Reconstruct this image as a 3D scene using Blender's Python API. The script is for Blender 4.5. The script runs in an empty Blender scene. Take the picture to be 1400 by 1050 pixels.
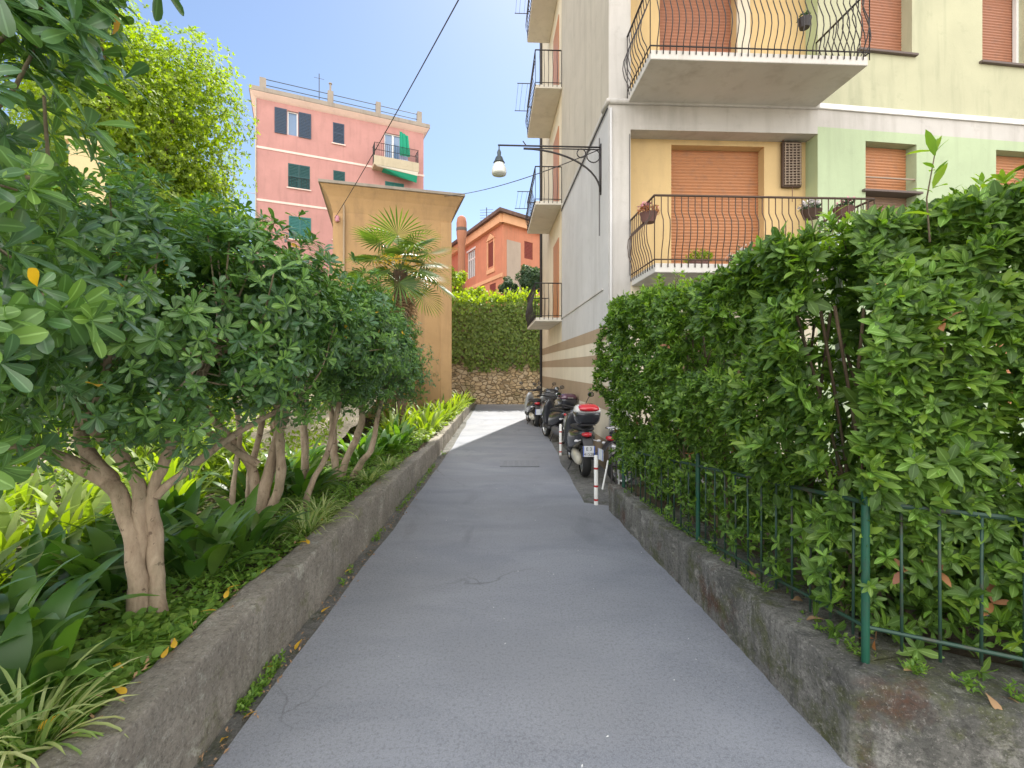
import bpy, math, random
import numpy as np
from mathutils import Vector, noise as mnoise
random.seed(7); RNG = np.random.default_rng(11)
S = bpy.context.scene
COL = S.collection
R = math.radians

# ------------------------------------------------------------------ camera
cam = bpy.data.cameras.new('camera'); camo = bpy.data.objects.new('camera', cam); COL.objects.link(camo)
camo.location = (0, 0, 1.7); camo.rotation_euler = (R(90), 0, 0)
cam.sensor_width = 36; cam.lens = 36 * 640 / 1400
cam.shift_y = -22 / 1400
cam.clip_start = .05; cam.clip_end = 2000
S.camera = camo
# ------------------------------------------------------------------ world, sun, exposure
SUN_AZ, SUN_EL = 16.2, 56.0
W = bpy.data.worlds.new('World'); S.world = W; W.use_nodes = True
nt = W.node_tree; bg = nt.nodes['Background']
sky = nt.nodes.new('ShaderNodeTexSky'); sky.sky_type = 'NISHITA'; sky.sun_disc = False
sky.sun_elevation = R(SUN_EL); sky.sun_rotation = R(SUN_AZ)
sky.air_density = 1.0; sky.dust_density = .55; sky.ozone_density = 1.2; sky.altitude = 20
bg.inputs[1].default_value = .095
# added unseen cloud bank opposite the sun, fills shaded fronts in place of bounced light
def wn(t, **k):
    x = nt.nodes.new(t)
    for a, v in k.items():
        if a in x.inputs.keys(): x.inputs[a].default_value = v
        else: setattr(x, a, v)
    return x
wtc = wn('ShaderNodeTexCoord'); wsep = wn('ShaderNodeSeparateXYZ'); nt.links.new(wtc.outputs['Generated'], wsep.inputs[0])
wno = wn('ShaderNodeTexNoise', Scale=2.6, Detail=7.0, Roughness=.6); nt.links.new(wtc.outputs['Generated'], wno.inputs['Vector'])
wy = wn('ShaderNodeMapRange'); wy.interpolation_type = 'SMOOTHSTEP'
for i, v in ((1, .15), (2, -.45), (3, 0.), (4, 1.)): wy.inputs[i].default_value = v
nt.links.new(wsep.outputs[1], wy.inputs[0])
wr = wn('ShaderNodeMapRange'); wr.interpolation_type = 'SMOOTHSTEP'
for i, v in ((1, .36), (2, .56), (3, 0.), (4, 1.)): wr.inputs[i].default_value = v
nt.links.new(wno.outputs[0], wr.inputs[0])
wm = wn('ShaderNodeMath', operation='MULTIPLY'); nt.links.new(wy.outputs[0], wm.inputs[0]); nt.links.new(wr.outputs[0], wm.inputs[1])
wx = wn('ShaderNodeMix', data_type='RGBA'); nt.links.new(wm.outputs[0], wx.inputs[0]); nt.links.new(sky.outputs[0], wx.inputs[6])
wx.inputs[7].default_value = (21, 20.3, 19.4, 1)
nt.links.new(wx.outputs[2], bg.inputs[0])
sl = bpy.data.lights.new('sun', 'SUN'); so = bpy.data.objects.new('sun', sl); COL.objects.link(so)
sl.energy = 4.6; sl.angle = R(.5); sl.color = (1, .95, .86)
sd = Vector((math.sin(R(SUN_AZ)) * math.cos(R(SUN_EL)), math.cos(R(SUN_AZ)) * math.cos(R(SUN_EL)), math.sin(R(SUN_EL))))
so.rotation_euler = sd.to_track_quat('Z', 'Y').to_euler(); so.location = (6, 20, 30)
S.view_settings.view_transform = 'Standard'; S.view_settings.look = 'None'
S.view_settings.exposure = 1.08; S.view_settings.gamma = 1
S.cycles.max_bounces = 8; S.cycles.diffuse_bounces = 5; S.cycles.transmission_bounces = 4
S.cycles.use_denoising = True

# ------------------------------------------------------------------ materials
MATS = {}
def newmat(name):
    m = bpy.data.materials.new(name); m.use_nodes = True
    n = m.node_tree; b = n.nodes['Principled BSDF']; MATS[name] = m
    return m, n, b
def N(n, t, **k):
    x = n.nodes.new(t)
    for a, v in k.items():
        if a in x.inputs.keys(): x.inputs[a].default_value = v
        else: setattr(x, a, v)
    return x
def c4(c): return (c[0], c[1], c[2], 1)
def simple(name, col, rough=.6, metal=0, spec=.5, coat=0):
    m, n, b = newmat(name)
    b.inputs['Base Color'].default_value = c4(col); b.inputs['Roughness'].default_value = rough
    b.inputs['Metallic'].default_value = metal; b.inputs['Specular IOR Level'].default_value = spec
    b.inputs['Coat Weight'].default_value = coat
    return m
def mixc(n, f, a, b, mode='MIX'):
    x = n.nodes.new('ShaderNodeMix'); x.data_type = 'RGBA'; x.blend_type = mode
    for i, v in ((0, f), (6, a), (7, b)):
        if isinstance(v, bpy.types.NodeSocket): n.links.new(v, x.inputs[i])
        else: x.inputs[i].default_value = v if i == 0 else c4(v)
    return x.outputs[2]
def ramp(n, src, pts):
    r = n.nodes.new('ShaderNodeValToRGB'); e = r.color_ramp.elements
    while len(e) < len(pts): e.new(.5)
    for q, (p, c) in zip(e, pts):
        q.position = p; q.color = c4(c) if hasattr(c, '__len__') else (c, c, c, 1)
    n.links.new(src, r.inputs[0]); return r.outputs[0]
def coords(n, scale=(1, 1, 1), kind='Object'):
    tc = n.nodes.new('ShaderNodeTexCoord'); mp = n.nodes.new('ShaderNodeMapping')
    mp.inputs['Scale'].default_value = scale; n.links.new(tc.outputs[kind], mp.inputs[0]); return mp.outputs[0]
def noi(n, co, scale, detail=4, rough=.55, dist=0):
    x = N(n, 'ShaderNodeTexNoise', Scale=scale, Detail=detail, Roughness=rough, Distortion=dist)
    n.links.new(co, x.inputs['Vector']); return x.outputs[0]
def bump(n, b, h, strength=.3, dist=.02, prev=None):
    x = N(n, 'ShaderNodeBump', Strength=strength, Distance=dist); n.links.new(h, x.inputs['Height'])
    if prev: n.links.new(prev, x.inputs['Normal'])
    n.links.new(x.outputs[0], b.inputs['Normal']); return x.outputs[0]
def plaster(name, col, stain=None, amount=.5, bumpy=.25, rough=.85, streak=.5):
    m, n, b = newmat(name); co = coords(n)
    stain = stain or tuple(v * .72 for v in col)
    lightc = tuple(min(.9, v * 1.14) for v in col)
    a = noi(n, co, .9, 6, .62, .4); base = mixc(n, ramp(n, a, [(.35, 0), (.68, 1)]), col, lightc)
    st = noi(n, coords(n, (2.6, 2.6, .35)), 1.3, 5, .6, .3)
    base = mixc(n, ramp(n, st, [(.5, 0), (.78, streak * amount)]), base, stain)
    d = noi(n, co, 3.5, 8, .7); base = mixc(n, ramp(n, d, [(.56, 0), (.8, .55 * amount)]), base, stain)
    n.links.new(base, b.inputs['Base Color']); b.inputs['Roughness'].default_value = rough
    b.inputs['Specular IOR Level'].default_value = .25
    bump(n, b, noi(n, co, 45, 5, .6), bumpy, .01)
    return m
def leafmat(name, cols, trans=.35, tcol=None, rough=.42, spec=.45, rib=False):
    m, n, b = newmat(name)
    g = n.nodes.new('ShaderNodeNewGeometry')
    k = len(cols); c = ramp(n, g.outputs['Random Per Island'], [(i / max(1, k - 1) if i < k else 1, x) for i, x in enumerate(cols)])
    if rib:
        ra = n.nodes.new('ShaderNodeAttribute'); ra.attribute_name = 'rib'
        lc = N(n, 'ShaderNodeHueSaturation', Value=1.9, Saturation=.85); n.links.new(c, lc.inputs['Color'])
        c = mixc(n, ramp(n, ra.outputs['Fac'], [(.05, .7), (.16, 0)]), c, lc.outputs[0])
    n.links.new(c, b.inputs['Base Color']); b.inputs['Roughness'].default_value = rough
    b.inputs['Specular IOR Level'].default_value = spec
    t = n.nodes.new('ShaderNodeBsdfTranslucent')
    tc = mixc(n, 1.0, c, tcol or (1.0, 1.0, .45), 'MULTIPLY'); tb = N(n, 'ShaderNodeBrightContrast', Bright=.0)
    hv = N(n, 'ShaderNodeHueSaturation', Value=2.0, Saturation=1.05); n.links.new(tc, hv.inputs['Color'])
    n.links.new(hv.outputs[0], t.inputs[0]); n.nodes.remove(tb)
    mx = n.nodes.new('ShaderNodeMixShader'); mx.inputs[0].default_value = trans
    n.links.new(b.outputs[0], mx.inputs[1]); n.links.new(t.outputs[0], mx.inputs[2])
    n.links.new(mx.outputs[0], n.nodes['Material Output'].inputs[0])
    return m

def mk_asphalt():
    m, n, b = newmat('asphalt'); co = coords(n)
    w = noi(n, coords(n, (1, 2.2, 1)), .9, 5, .6, .6)
    c = mixc(n, ramp(n, w, [(.38, 0), (.66, 1)]), (.175, .19, .225), (.24, .255, .29))
    p = noi(n, coords(n, (1, 1.6, 1), 'Object'), .33, 3, .5, .3)
    c = mixc(n, ramp(n, p, [(.45, 0), (.62, .5)]), c, (.185, .19, .2))
    f = noi(n, co, 190, 3, .7); c = mixc(n, ramp(n, f, [(.35, .0), (.7, .55)]), c, (.40, .41, .43))
    f2 = noi(n, co, 60, 3, .7); c = mixc(n, ramp(n, f2, [(.36, .45), (.5, 0)]), c, (.13, .135, .145))
    oil = noi(n, coords(n, (1.2, .5, 1)), 1.3, 4, .6, .8); c = mixc(n, ramp(n, oil, [(.6, 0), (.72, .4)]), c, (.13, .137, .15))
    vo = N(n, 'ShaderNodeTexVoronoi', Scale=9.0); n.links.new(co, vo.inputs[0])
    c = mixc(n, ramp(n, vo.outputs[0], [(.02, .8), (.035, 0)]), c, (.42, .42, .4))
    cr = N(n, 'ShaderNodeTexVoronoi', Scale=.42, feature='DISTANCE_TO_EDGE')
    nw = N(n, 'ShaderNodeTexNoise', Scale=1.6, Detail=6.0); n.links.new(co, nw.inputs[0])
    cc = mixc(n, .12, (0, 0, 0), (0, 0, 0)); 
    vm = n.nodes.new('ShaderNodeVectorMath'); vm.operation = 'MULTIPLY_ADD'; vm.inputs[1].default_value = (.9, .9, .9)
    n.links.new(nw.outputs[1], vm.inputs[0]); n.links.new(co, vm.inputs[2]); n.links.new(vm.outputs[0], cr.inputs[0])
    ms = noi(n, co, .5, 2)
    cm = n.nodes.new('ShaderNodeMath'); cm.operation = 'MULTIPLY'
    n.links.new(ramp(n, cr.outputs[0], [(0, .55), (.008, 0)]), cm.inputs[0]); n.links.new(ramp(n, ms, [(.5, 0), (.6, 1)]), cm.inputs[1])
    c = mixc(n, cm.outputs[0], c, (.07, .07, .07))
    n.links.new(c, b.inputs['Base Color']); b.inputs['Specular IOR Level'].default_value = .35
    n.links.new(ramp(n, w, [(.3, .82), (.7, .62)]), b.inputs['Roughness'])
    bump(n, b, noi(n, co, 170, 3, .7), .4, .003)
mk_asphalt()
def mk_concrete(name, base, dark, moss, mossamt, white=.5, rust=0.):
    m, n, b = newmat(name); co = coords(n)
    a = noi(n, co, 1.7, 7, .65, .6); c = mixc(n, ramp(n, a, [(.35, 0), (.65, 1)]), base, dark)
    s = noi(n, coords(n, (6, 6, .7)), 1.6, 6, .6, .3); c = mixc(n, ramp(n, s, [(.5, 0), (.62, .75)]), c, dark)
    g = n.nodes.new('ShaderNodeNewGeometry'); sx = n.nodes.new('ShaderNodeSeparateXYZ'); n.links.new(g.outputs['Normal'], sx.inputs[0])
    mo = noi(n, co, 4.5, 6, .7, .2); mm = ramp(n, mo, [(.62 - mossamt * .3, 0), (.72 - mossamt * .2, 1)])
    c = mixc(n, mm, c, moss)
    if rust:
        ru = noi(n, coords(n, (1.3, 1.3, 1.3)), 1.9, 5, .6); c = mixc(n, ramp(n, ru, [(.56, 0), (.66, rust)]), c, (.13, .055, .03))
    w = noi(n, coords(n, (7, 7, 1.1)), 1.3, 6, .75, .3); wl = noi(n, co, .8, 3)
    mu = n.nodes.new('ShaderNodeMath'); mu.operation = 'MULTIPLY'
    n.links.new(ramp(n, w, [(.55, 0), (.68, white)]), mu.inputs[0]); n.links.new(ramp(n, wl, [(.45, 0), (.62, 1)]), mu.inputs[1])
    c = mixc(n, mu.outputs[0], c, (.42, .42, .40))
    li = noi(n, co, 7, 8, .75, .4); c = mixc(n, ramp(n, li, [(.56, 0), (.64, .55)]), c, tuple(min(.6, v * 1.55) for v in base))
    gr = noi(n, co, 38, 6, .8); c = mixc(n, ramp(n, gr, [(.36, .75), (.5, 0)]), c, tuple(v * .5 for v in dark))
    gr2 = noi(n, co, 55, 5, .8); c = mixc(n, ramp(n, gr2, [(.56, 0), (.68, .6)]), c, tuple(min(.6, v * 1.7) for v in base))
    f = noi(n, co, 90, 4, .7); c = mixc(n, ramp(n, f, [(.3, .5), (.6, 0)]), c, tuple(v * .6 for v in dark))
    n.links.new(c, b.inputs['Base Color']); b.inputs['Roughness'].default_value = .9; b.inputs['Specular IOR Level'].default_value = .2
    p = bump(n, b, noi(n, co, 14, 8, .75), .8, .04); bump(n, b, noi(n, co, 60, 6, .8), .7, .01, p)
mk_concrete('concrete_left', (.42, .385, .33), (.26, .235, .20), (.20, .20, .11), .15, .5)
mk_concrete('concrete_right', (.33, .32, .29), (.12, .12, .11), (.12, .13, .06), .42, 1.0, .8)
mk_concrete('strip', (.24, .235, .22), (.15, .15, .14), (.09, .1, .06), .3, .3)
def mk_stone():
    m, n, b = newmat('stone'); co = coords(n, (1, 1, 1.5))
    nw = N(n, 'ShaderNodeTexNoise', Scale=3.0, Detail=4.0); n.links.new(co, nw.inputs[0])
    vm = n.nodes.new('ShaderNodeVectorMath'); vm.operation = 'MULTIPLY_ADD'; vm.inputs[1].default_value = (.25, .25, .25)
    n.links.new(nw.outputs[1], vm.inputs[0]); n.links.new(co, vm.inputs[2])
    v = N(n, 'ShaderNodeTexVoronoi', Scale=4.2); n.links.new(vm.outputs[0], v.inputs[0])
    e = N(n, 'ShaderNodeTexVoronoi', Scale=4.2, feature='DISTANCE_TO_EDGE'); n.links.new(vm.outputs[0], e.inputs[0])
    sx = n.nodes.new('ShaderNodeSeparateColor'); n.links.new(v.outputs[1], sx.inputs[0])
    c = ramp(n, sx.outputs[0], [(0, (.34, .26, .16)), (.35, (.54, .42, .27)), (.7, (.46, .38, .27)), (1, (.6, .5, .36))])
    c = mixc(n, ramp(n, e.outputs[0], [(.02, 1), (.09, 0)]), c, (.17, .13, .08))
    c = mixc(n, ramp(n, noi(n, co, 1.2, 6, .7), [(.52, 0), (.7, .6)]), c, (.16, .15, .07))
    n.links.new(c, b.inputs['Base Color']); b.inputs['Roughness'].default_value = .95
    bump(n, b, ramp(n, e.outputs[0], [(0, 0), (.15, 1)]), .8, .06)
mk_stone()
def mk_soil():
    m, n, b = newmat('soil'); co = coords(n)
    c = mixc(n, ramp(n, noi(n, co, 3, 8, .7), [(.35, 0), (.65, 1)]), (.055, .04, .025), (.13, .095, .06))
    c = mixc(n, ramp(n, noi(n, co, 1.1, 5, .6), [(.5, 0), (.62, .8)]), c, (.05, .08, .025))
    n.links.new(c, b.inputs['Base Color']); b.inputs['Roughness'].default_value = 1
    bump(n, b, noi(n, co, 30, 6, .7), .8, .03)
    m, n, b = newmat('gravel'); co = coords(n)
    c = mixc(n, ramp(n, noi(n, co, 2, 8, .7), [(.35, 0), (.65, 1)]), (.34, .29, .21), (.46, .4, .3))
    c = mixc(n, ramp(n, noi(n, co, 25, 6, .7), [(.4, .6), (.6, 0)]), c, (.2, .17, .12))
    n.links.new(c, b.inputs['Base Color']); b.inputs['Roughness'].default_value = 1
    bump(n, b, noi(n, co, 30, 6, .7), .8, .03)
mk_soil()
def mk_bark(name, a, c_, sp):
    m, n, b = newmat(name); co = coords(n, (1, 1, .35))
    c = mixc(n, ramp(n, noi(n, co, 14, 8, .7, .5), [(.35, 0), (.65, 1)]), a, c_)
    c = mixc(n, ramp(n, noi(n, coords(n), 24, 5, .6), [(.62, 0), (.68, .8)]), c, sp)
    c = mixc(n, ramp(n, noi(n, coords(n), 3, 4, .6), [(.5, 0), (.66, .55)]), c, (.13, .13, .07))
    n.links.new(c, b.inputs['Base Color']); b.inputs['Roughness'].default_value = .9
    p = bump(n, b, noi(n, co, 30, 8, .75), .7, .015); bump(n, b, noi(n, coords(n), 9, 4, .6), .4, .03, p)
mk_bark('bark', (.44, .345, .245), (.25, .18, .12), (.10, .06, .04))
mk_bark('bark_dark', (.2, .14, .09), (.1, .07, .045), (.05, .035, .02))
mk_bark('bark_palm', (.12, .075, .045), (.05, .03, .02), (.2, .12, .07))

plaster('pink', (.45, .235, .215), (.35, .19, .17), 1.1)
plaster('pink_trim', (.75, .58, .52), (.5, .4, .36), .5)
plaster('yellow_old', (.42, .265, .13), (.27, .175, .10), 1.3)
plaster('yellow_trim', (.44, .28, .14), (.29, .19, .11), 1.3)
plaster('orange', (.54, .22, .135), (.38, .18, .11), 1.1)
plaster('orange_trim', (.68, .38, .22), None, .5)
plaster('grey_patch', (.42, .34, .28), None, .6)
plaster('roof_grey', (.3, .26, .22), (.12, .11, .1), 1.0)
plaster('wall_yellow', (.54, .39, .195), (.40, .29, .16), 1.1)
plaster('wall_green', (.375, .45, .29), (.29, .34, .23), 1.2)
plaster('wall_green_up', (.42, .415, .285), (.30, .31, .21), 1.5)
plaster('wall_green_dark', (.40, .47, .28), None, .4)
plaster('wall_white', (.46, .44, .415), (.31, .29, .26), 1.3)
plaster('wall_grey', (.44, .40, .33), (.30, .265, .21), 1.3)
plaster('wall_lower', (.48, .475, .47), (.36, .35, .335), 1.1)
plaster('wall_cream', (.62, .55, .42), (.46, .40, .3), .9)
plaster('wall_beige', (.33, .25, .17), (.24, .18, .12), .5)
plaster('wall_light', (.58, .52, .41), None, .6)
plaster('slab', (.52, .50, .47), (.33, .3, .26), 1.1)
plaster('slab_cream', (.60, .56, .49), (.42, .38, .32), 1.0)
plaster('chimney_brick', (.38, .17, .11), (.2, .1, .08), .9)
plaster('garden_wall', (.46, .40, .29), (.3, .26, .19), 1.0)
plaster('pillar_cream', (.62, .5, .28), (.4, .35, .22), .5)
def mk_tile():
    m, n, b = newmat('roof_tile'); co = coords(n)
    c = mixc(n, ramp(n, noi(n, co, 3, 6, .7), [(.35, 0), (.65, 1)]), (.09, .06, .05), (.18, .11, .09))
    n.links.new(c, b.inputs['Base Color']); b.inputs['Roughness'].default_value = .9
mk_tile()
simple('iron', (.035, .03, .03), .5, .3); simple('iron_brown', (.075, .045, .03), .55, .2)
def mk_paint(name, c1, c2, rough):
    m, n, b = newmat(name); co = coords(n)
    c = mixc(n, ramp(n, noi(n, co, 9, 7, .7), [(.5, 0), (.66, .8)]), c1, c2); n.links.new(c, b.inputs['Base Color'])
    b.inputs['Roughness'].default_value = rough; bump(n, b, noi(n, co, 60, 4), .15, .004)
mk_paint('fence_green', (.01, .075, .045), (.025, .05, .035), .4)
mk_paint('bar_green', (.018, .055, .036), (.06, .045, .03), .6)
mk_paint('shutter', (.43, .19, .085), (.34, .165, .09), .55)
mk_paint('shutter_up', (.33, .14, .08), (.26, .12, .075), .55)
mk_paint('shutter_grey', (.24, .15, .10), (.2, .13, .09), .6)
mk_paint('shutter_green', (.012, .075, .08), (.02, .06, .06), .6)
mk_paint('shutter_teal', (.03, .16, .15), (.03, .12, .11), .6)
mk_paint('shutter_blue', (.03, .055, .10), (.04, .05, .07), .6)
mk_paint('shutter_brown', (.24, .05, .035), (.16, .04, .03), .6)
simple('window_white', (.72, .72, .72), .5)
simple('glass_dark', (.03, .05, .08), .08, 0, .8); simple('glass_blue', (.16, .25, .4), .12, 0, .8)
simple('sill', (.32, .25, .19), .8); simple('sill_dark', (.12, .09, .08), .7)
simple('white_paint', (.8, .8, .78), .45); simple('red_tape', (.45, .02, .02), .45)
simple('lime', (.42, .42, .40), .9); simple('cable', (.05, .045, .045), .7); simple('globe', (.62, .64, .6), .25, 0, .5); simple('lamp_metal', (.07, .085, .09), .5, .5)
simple('awning_green', (.01, .3, .18), .8); simple('awning_white', (.7, .68, .6), .8)
simple('canopy_blue', (.6, .74, .86), .5); simple('cloth', (.42, .45, .62), .9)
simple('pot_brown', (.13, .06, .05), .7); simple('flower_white', (.75, .72, .72), .7); simple('flower_pink', (.6, .28, .34), .7)
simple('rubber', (.018, .018, .018), .75); simple('black_plastic', (.03, .03, .033), .45); simple('grey_plastic', (.09, .09, .1), .5)
simple('paint_white', (.72, .72, .72), .25, 0, .5, .6); simple('paint_red', (.6, .015, .02), .25, 0, .5, .5); simple('lens_red', (.5, .02, .03), .12, 0, .6, .5)
simple('paint_dark', (.035, .037, .045), .25, .2, .5, .6); simple('paint_purple', (.10, .045, .075), .2, .2, .5, .8)
simple('paint_silver', (.42, .43, .44), .3, .6, .5, .5); simple('paint_cream', (.5, .47, .38), .3, 0, .5, .5)
simple('chrome', (.6, .6, .6), .18, 1.0); simple('seat_black', (.02, .02, .022), .55); simple('mirror', (.5, .52, .55), .05, 1.0)
simple('plate_white', (.7, .72, .74), .4); simple('plate_blue', (.05, .12, .5), .4); simple('plate_ink', (.02, .02, .02), .5)
simple('lens_clear', (.6, .6, .62), .1, 0, .6); simple('manhole', (.225, .235, .255), .8, .0)
simple('dry_leaf', (.34, .21, .11), .8)

leafmat('leaf_pitt', [(.06, .13, .032), (.10, .205, .048), (.13, .255, .055), (.075, .165, .045), (.19, .33, .065), (.11, .22, .05)], .3, (1, 1, .5), .42, .5, True)
leafmat('leaf_pitt_blue', [(.06, .125, .06), (.09, .18, .075), (.06, .145, .05), (.12, .23, .08)], .25, (1, 1, .5), .28, .65, True)
leafmat('leaf_hedge', [(.042, .09, .018), (.078, .15, .027), (.11, .205, .033), (.05, .11, .022), (.15, .25, .04), (.16, .31, .05)], .34, (1, 1, .4), .48, .4, True)
leafmat('leaf_new', [(.17, .30, .045), (.27, .40, .07), (.13, .25, .045)], .42, (1, 1, .45), .45)
leafmat('leaf_brown', [(.32, .17, .09), (.42, .2, .08), (.3, .14, .1)], .3, (1, .8, .6), .7)
leafmat('leaf_tree', [(.10, .17, .02), (.17, .25, .03), (.24, .32, .04), (.14, .2, .03)], .5, (1, 1, .35), .6)
leafmat('leaf_ivy', [(.10, .16, .035), (.15, .23, .05), (.21, .29, .07), (.08, .14, .035)], .35, (1, 1, .4), .5)
leafmat('leaf_ivy_top', [(.2, .3, .04), (.3, .36, .06), (.16, .24, .035)], .5, (1, 1, .35), .5)
leafmat('leaf_bush', [(.03, .07, .04), (.05, .10, .05), (.08, .13, .07)], .25, None, .6)
leafmat('leaf_aspi', [(.04, .10, .022), (.065, .15, .03), (.12, .23, .04), (.05, .12, .028), (.16, .24, .05)], .35, (1, 1, .4), .36, .5)
leafmat('leaf_lit', [(.15, .22, .03), (.22, .3, .05), (.11, .18, .03), (.2, .25, .06)], .45, (1, 1, .4), .5)
leafmat('leaf_spider', [(.2, .31, .08), (.5, .52, .26), (.12, .25, .05), (.42, .46, .2)], .3, (1, 1, .5), .45)
leafmat('leaf_cover', [(.09, .19, .03), (.15, .28, .045), (.22, .34, .06), (.1, .2, .04)], .35, (1, 1, .4), .5)
leafmat('leaf_yellow', [(.62, .34, .03), (.7, .45, .05), (.55, .27, .04)], .35, (1, 1, .6), .5)
leafmat('leaf_palm', [(.045, .09, .025), (.075, .13, .03), (.12, .18, .045)], .3, (1, 1, .4), .4)
leafmat('leaf_palm_dead', [(.2, .13, .08), (.28, .19, .11), (.14, .09, .06)], .2, (1, .9, .6), .8)
leafmat('palm_flower', [(.6, .42, .05), (.5, .3, .05)], .2, (1, 1, .6), .7)

# ------------------------------------------------------------------ object helpers
def link(o, parent=None):
    COL.objects.link(o)
    if parent: o.parent = parent
    return o
def tag(o, label=None, cat=None, group=None, kind=None):
    if label: o['label'] = label
    if cat: o['category'] = cat
    if group: o['group'] = group
    if kind: o['kind'] = kind
    return o
def empty(name, loc, rz=0, label=None, cat=None, group=None):
    o = bpy.data.objects.new(name, None); o.empty_display_size = .1
    o.location = loc; o.rotation_euler = (0, 0, rz); link(o); return tag(o, label, cat, group)
def copy_tree(o, parent=None):
    c = o.copy(); COL.objects.link(c); c.parent = parent
    for ch in list(o.children): copy_tree(ch, c)
    return c
class MB:
    def __init__(s): s.v = []; s.f = []; s.m = []; s.cur = 0
    def add(s, vs, fs):
        k = len(s.v); s.v += [tuple(map(float, p)) for p in vs]
        for f in fs: s.f.append(tuple(i + k for i in f)); s.m.append(s.cur)
    def box(s, x0, x1, y0, y1, z0, z1):
        s.add([(x0, y0, z0), (x1, y0, z0), (x1, y1, z0), (x0, y1, z0), (x0, y0, z1), (x1, y0, z1), (x1, y1, z1), (x0, y1, z1)],
              [(0, 3, 2, 1), (4, 5, 6, 7), (0, 1, 5, 4), (1, 2, 6, 5), (2, 3, 7, 6), (3, 0, 4, 7)])
    def tube(s, pts, r, n=6, cap=True, flat=1.0):
        P = [Vector(p) for p in pts]; k = len(P)
        rs = r if hasattr(r, '__len__') else [r] * k
        base = len(s.v); prev = None; vs = []
        for i in range(k):
            t = (P[min(i + 1, k - 1)] - P[max(i - 1, 0)])
            t = t.normalized() if t.length > 1e-9 else Vector((0, 0, 1))
            if prev is None:
                a = Vector((0, 0, 1)) if abs(t.z) < .9 else Vector((1, 0, 0)); x = t.cross(a).normalized()
            else:
                x = (prev - t * prev.dot(t)); x = x.normalized() if x.length > 1e-6 else t.orthogonal().normalized()
            prev = x; y = t.cross(x)
            for j in range(n):
                a = 2 * math.pi * j / n; vs.append(P[i] + (x * math.cos(a) + y * math.sin(a) * flat) * rs[i])
        fs = []
        for i in range(k - 1):
            for j in range(n):
                a = i * n + j; b_ = i * n + (j + 1) % n; fs.append((a, b_, b_ + n, a + n))
        if cap: fs.append(tuple(range(n))[::-1]); fs.append(tuple((k - 1) * n + j for j in range(n)))
        s.add(vs, fs)
    def loft(s, secs, n=16, e=2.5, axis='y'):
        # secs: (y, x centre, z centre, half width, half height)
        vs = []
        for (y, xc, zc, hw, hh) in secs:
            for j in range(n):
                a = 2 * math.pi * j / n; c, q = math.cos(a), math.sin(a)
                X = xc + hw * math.copysign(abs(c) ** (2 / e), c); Z = zc + hh * math.copysign(abs(q) ** (2 / e), q)
                vs.append((X, y, Z) if axis == 'y' else (X, Z, y))
        fs = []; k = len(secs)
        for i in range(k - 1):
            for j in range(n):
                a = i * n + j; b_ = i * n + (j + 1) % n; fs.append((a, a + n, b_ + n, b_))
        fs.append(tuple(range(n))); fs.append(tuple((k - 1) * n + j for j in range(n))[::-1])
        s.add(vs, fs)
    def lathe(s, prof, c=(0, 0, 0), n=20, axis='z'):
        vs = []; k = len(prof)
        for (r, z) in prof:
            for j in range(n):
                a = 2 * math.pi * j / n; p = (r * math.cos(a), r * math.sin(a), z)
                if axis == 'x': p = (p[2], p[0], p[1])
                vs.append((p[0] + c[0], p[1] + c[1], p[2] + c[2]))
        fs = []
        for i in range(k - 1):
            for j in range(n):
                a = i * n + j; b_ = i * n + (j + 1) % n; fs.append((a, b_, b_ + n, a + n))
        s.add(vs, fs)
    def build(s, name, mats, parent=None, smooth=False, bevel=0, loc=None):
        me = bpy.data.meshes.new(name); me.from_pydata(s.v, [], s.f)
        for m in ([mats] if isinstance(mats, str) else mats): me.materials.append(MATS[m])
        me.polygons.foreach_set('material_index', s.m)
        if smooth: me.polygons.foreach_set('use_smooth', [True] * len(s.f))
        me.update(); o = bpy.data.objects.new(name, me); link(o, parent)
        if loc: o.location = loc
        if bevel:
            b = o.modifiers.new('bevel', 'BEVEL'); b.width = bevel; b.segments = 2; b.limit_method = 'ANGLE'; b.angle_limit = R(40)
        return o
def smoothpath(pts, k=4):
    P = [np.array(p, float) for p in pts]; out = []
    for i in range(len(P) - 1):
        a = P[max(i - 1, 0)]; b = P[i]; c = P[i + 1]; d = P[min(i + 2, len(P) - 1)]
        for j in range(k):
            t = j / k; out.append(.5 * ((2 * b) + (-a + c) * t + (2 * a - 5 * b + 4 * c - d) * t * t + (-a + 3 * b - 3 * c + d) * t ** 3))
    out.append(P[-1]); return out
def wall(mb, u0, u1, z0, z1, holes, depth=.25, y=0.):
    """front face at local y, holes (u0,u1,z0,z1[,depth]) get reveals going to y+depth"""
    us = sorted({u0, u1, *[min(max(h[i], u0), u1) for h in holes for i in (0, 1)]})
    zs = sorted({z0, z1, *[min(max(h[i], z0), z1) for h in holes for i in (2, 3)]})
    for a, b in zip(us, us[1:]):
        for c, d in zip(zs, zs[1:]):
            uc, zc = (a + b) / 2, (c + d) / 2
            if any(h[0] < uc < h[1] and h[2] < zc < h[3] for h in holes): continue
            mb.add([(a, y, c), (b, y, c), (b, y, d), (a, y, d)], [(0, 1, 2, 3)])
    for h in holes:
        dp = h[4] if len(h) > 4 else depth; a, b, c, d = h[:4]; Y = y + dp
        mb.add([(a, y, c), (a, Y, c), (a, Y, d), (a, y, d)], [(0, 1, 2, 3)])
        mb.add([(b, Y, c), (b, y, c), (b, y, d), (b, Y, d)], [(0, 1, 2, 3)])
        mb.add([(a, y, d), (a, Y, d), (b, Y, d), (b, y, d)], [(0, 1, 2, 3)])
        mb.add([(a, Y, c), (a, y, c), (b, y, c), (b, Y, c)], [(0, 1, 2, 3)])
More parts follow.
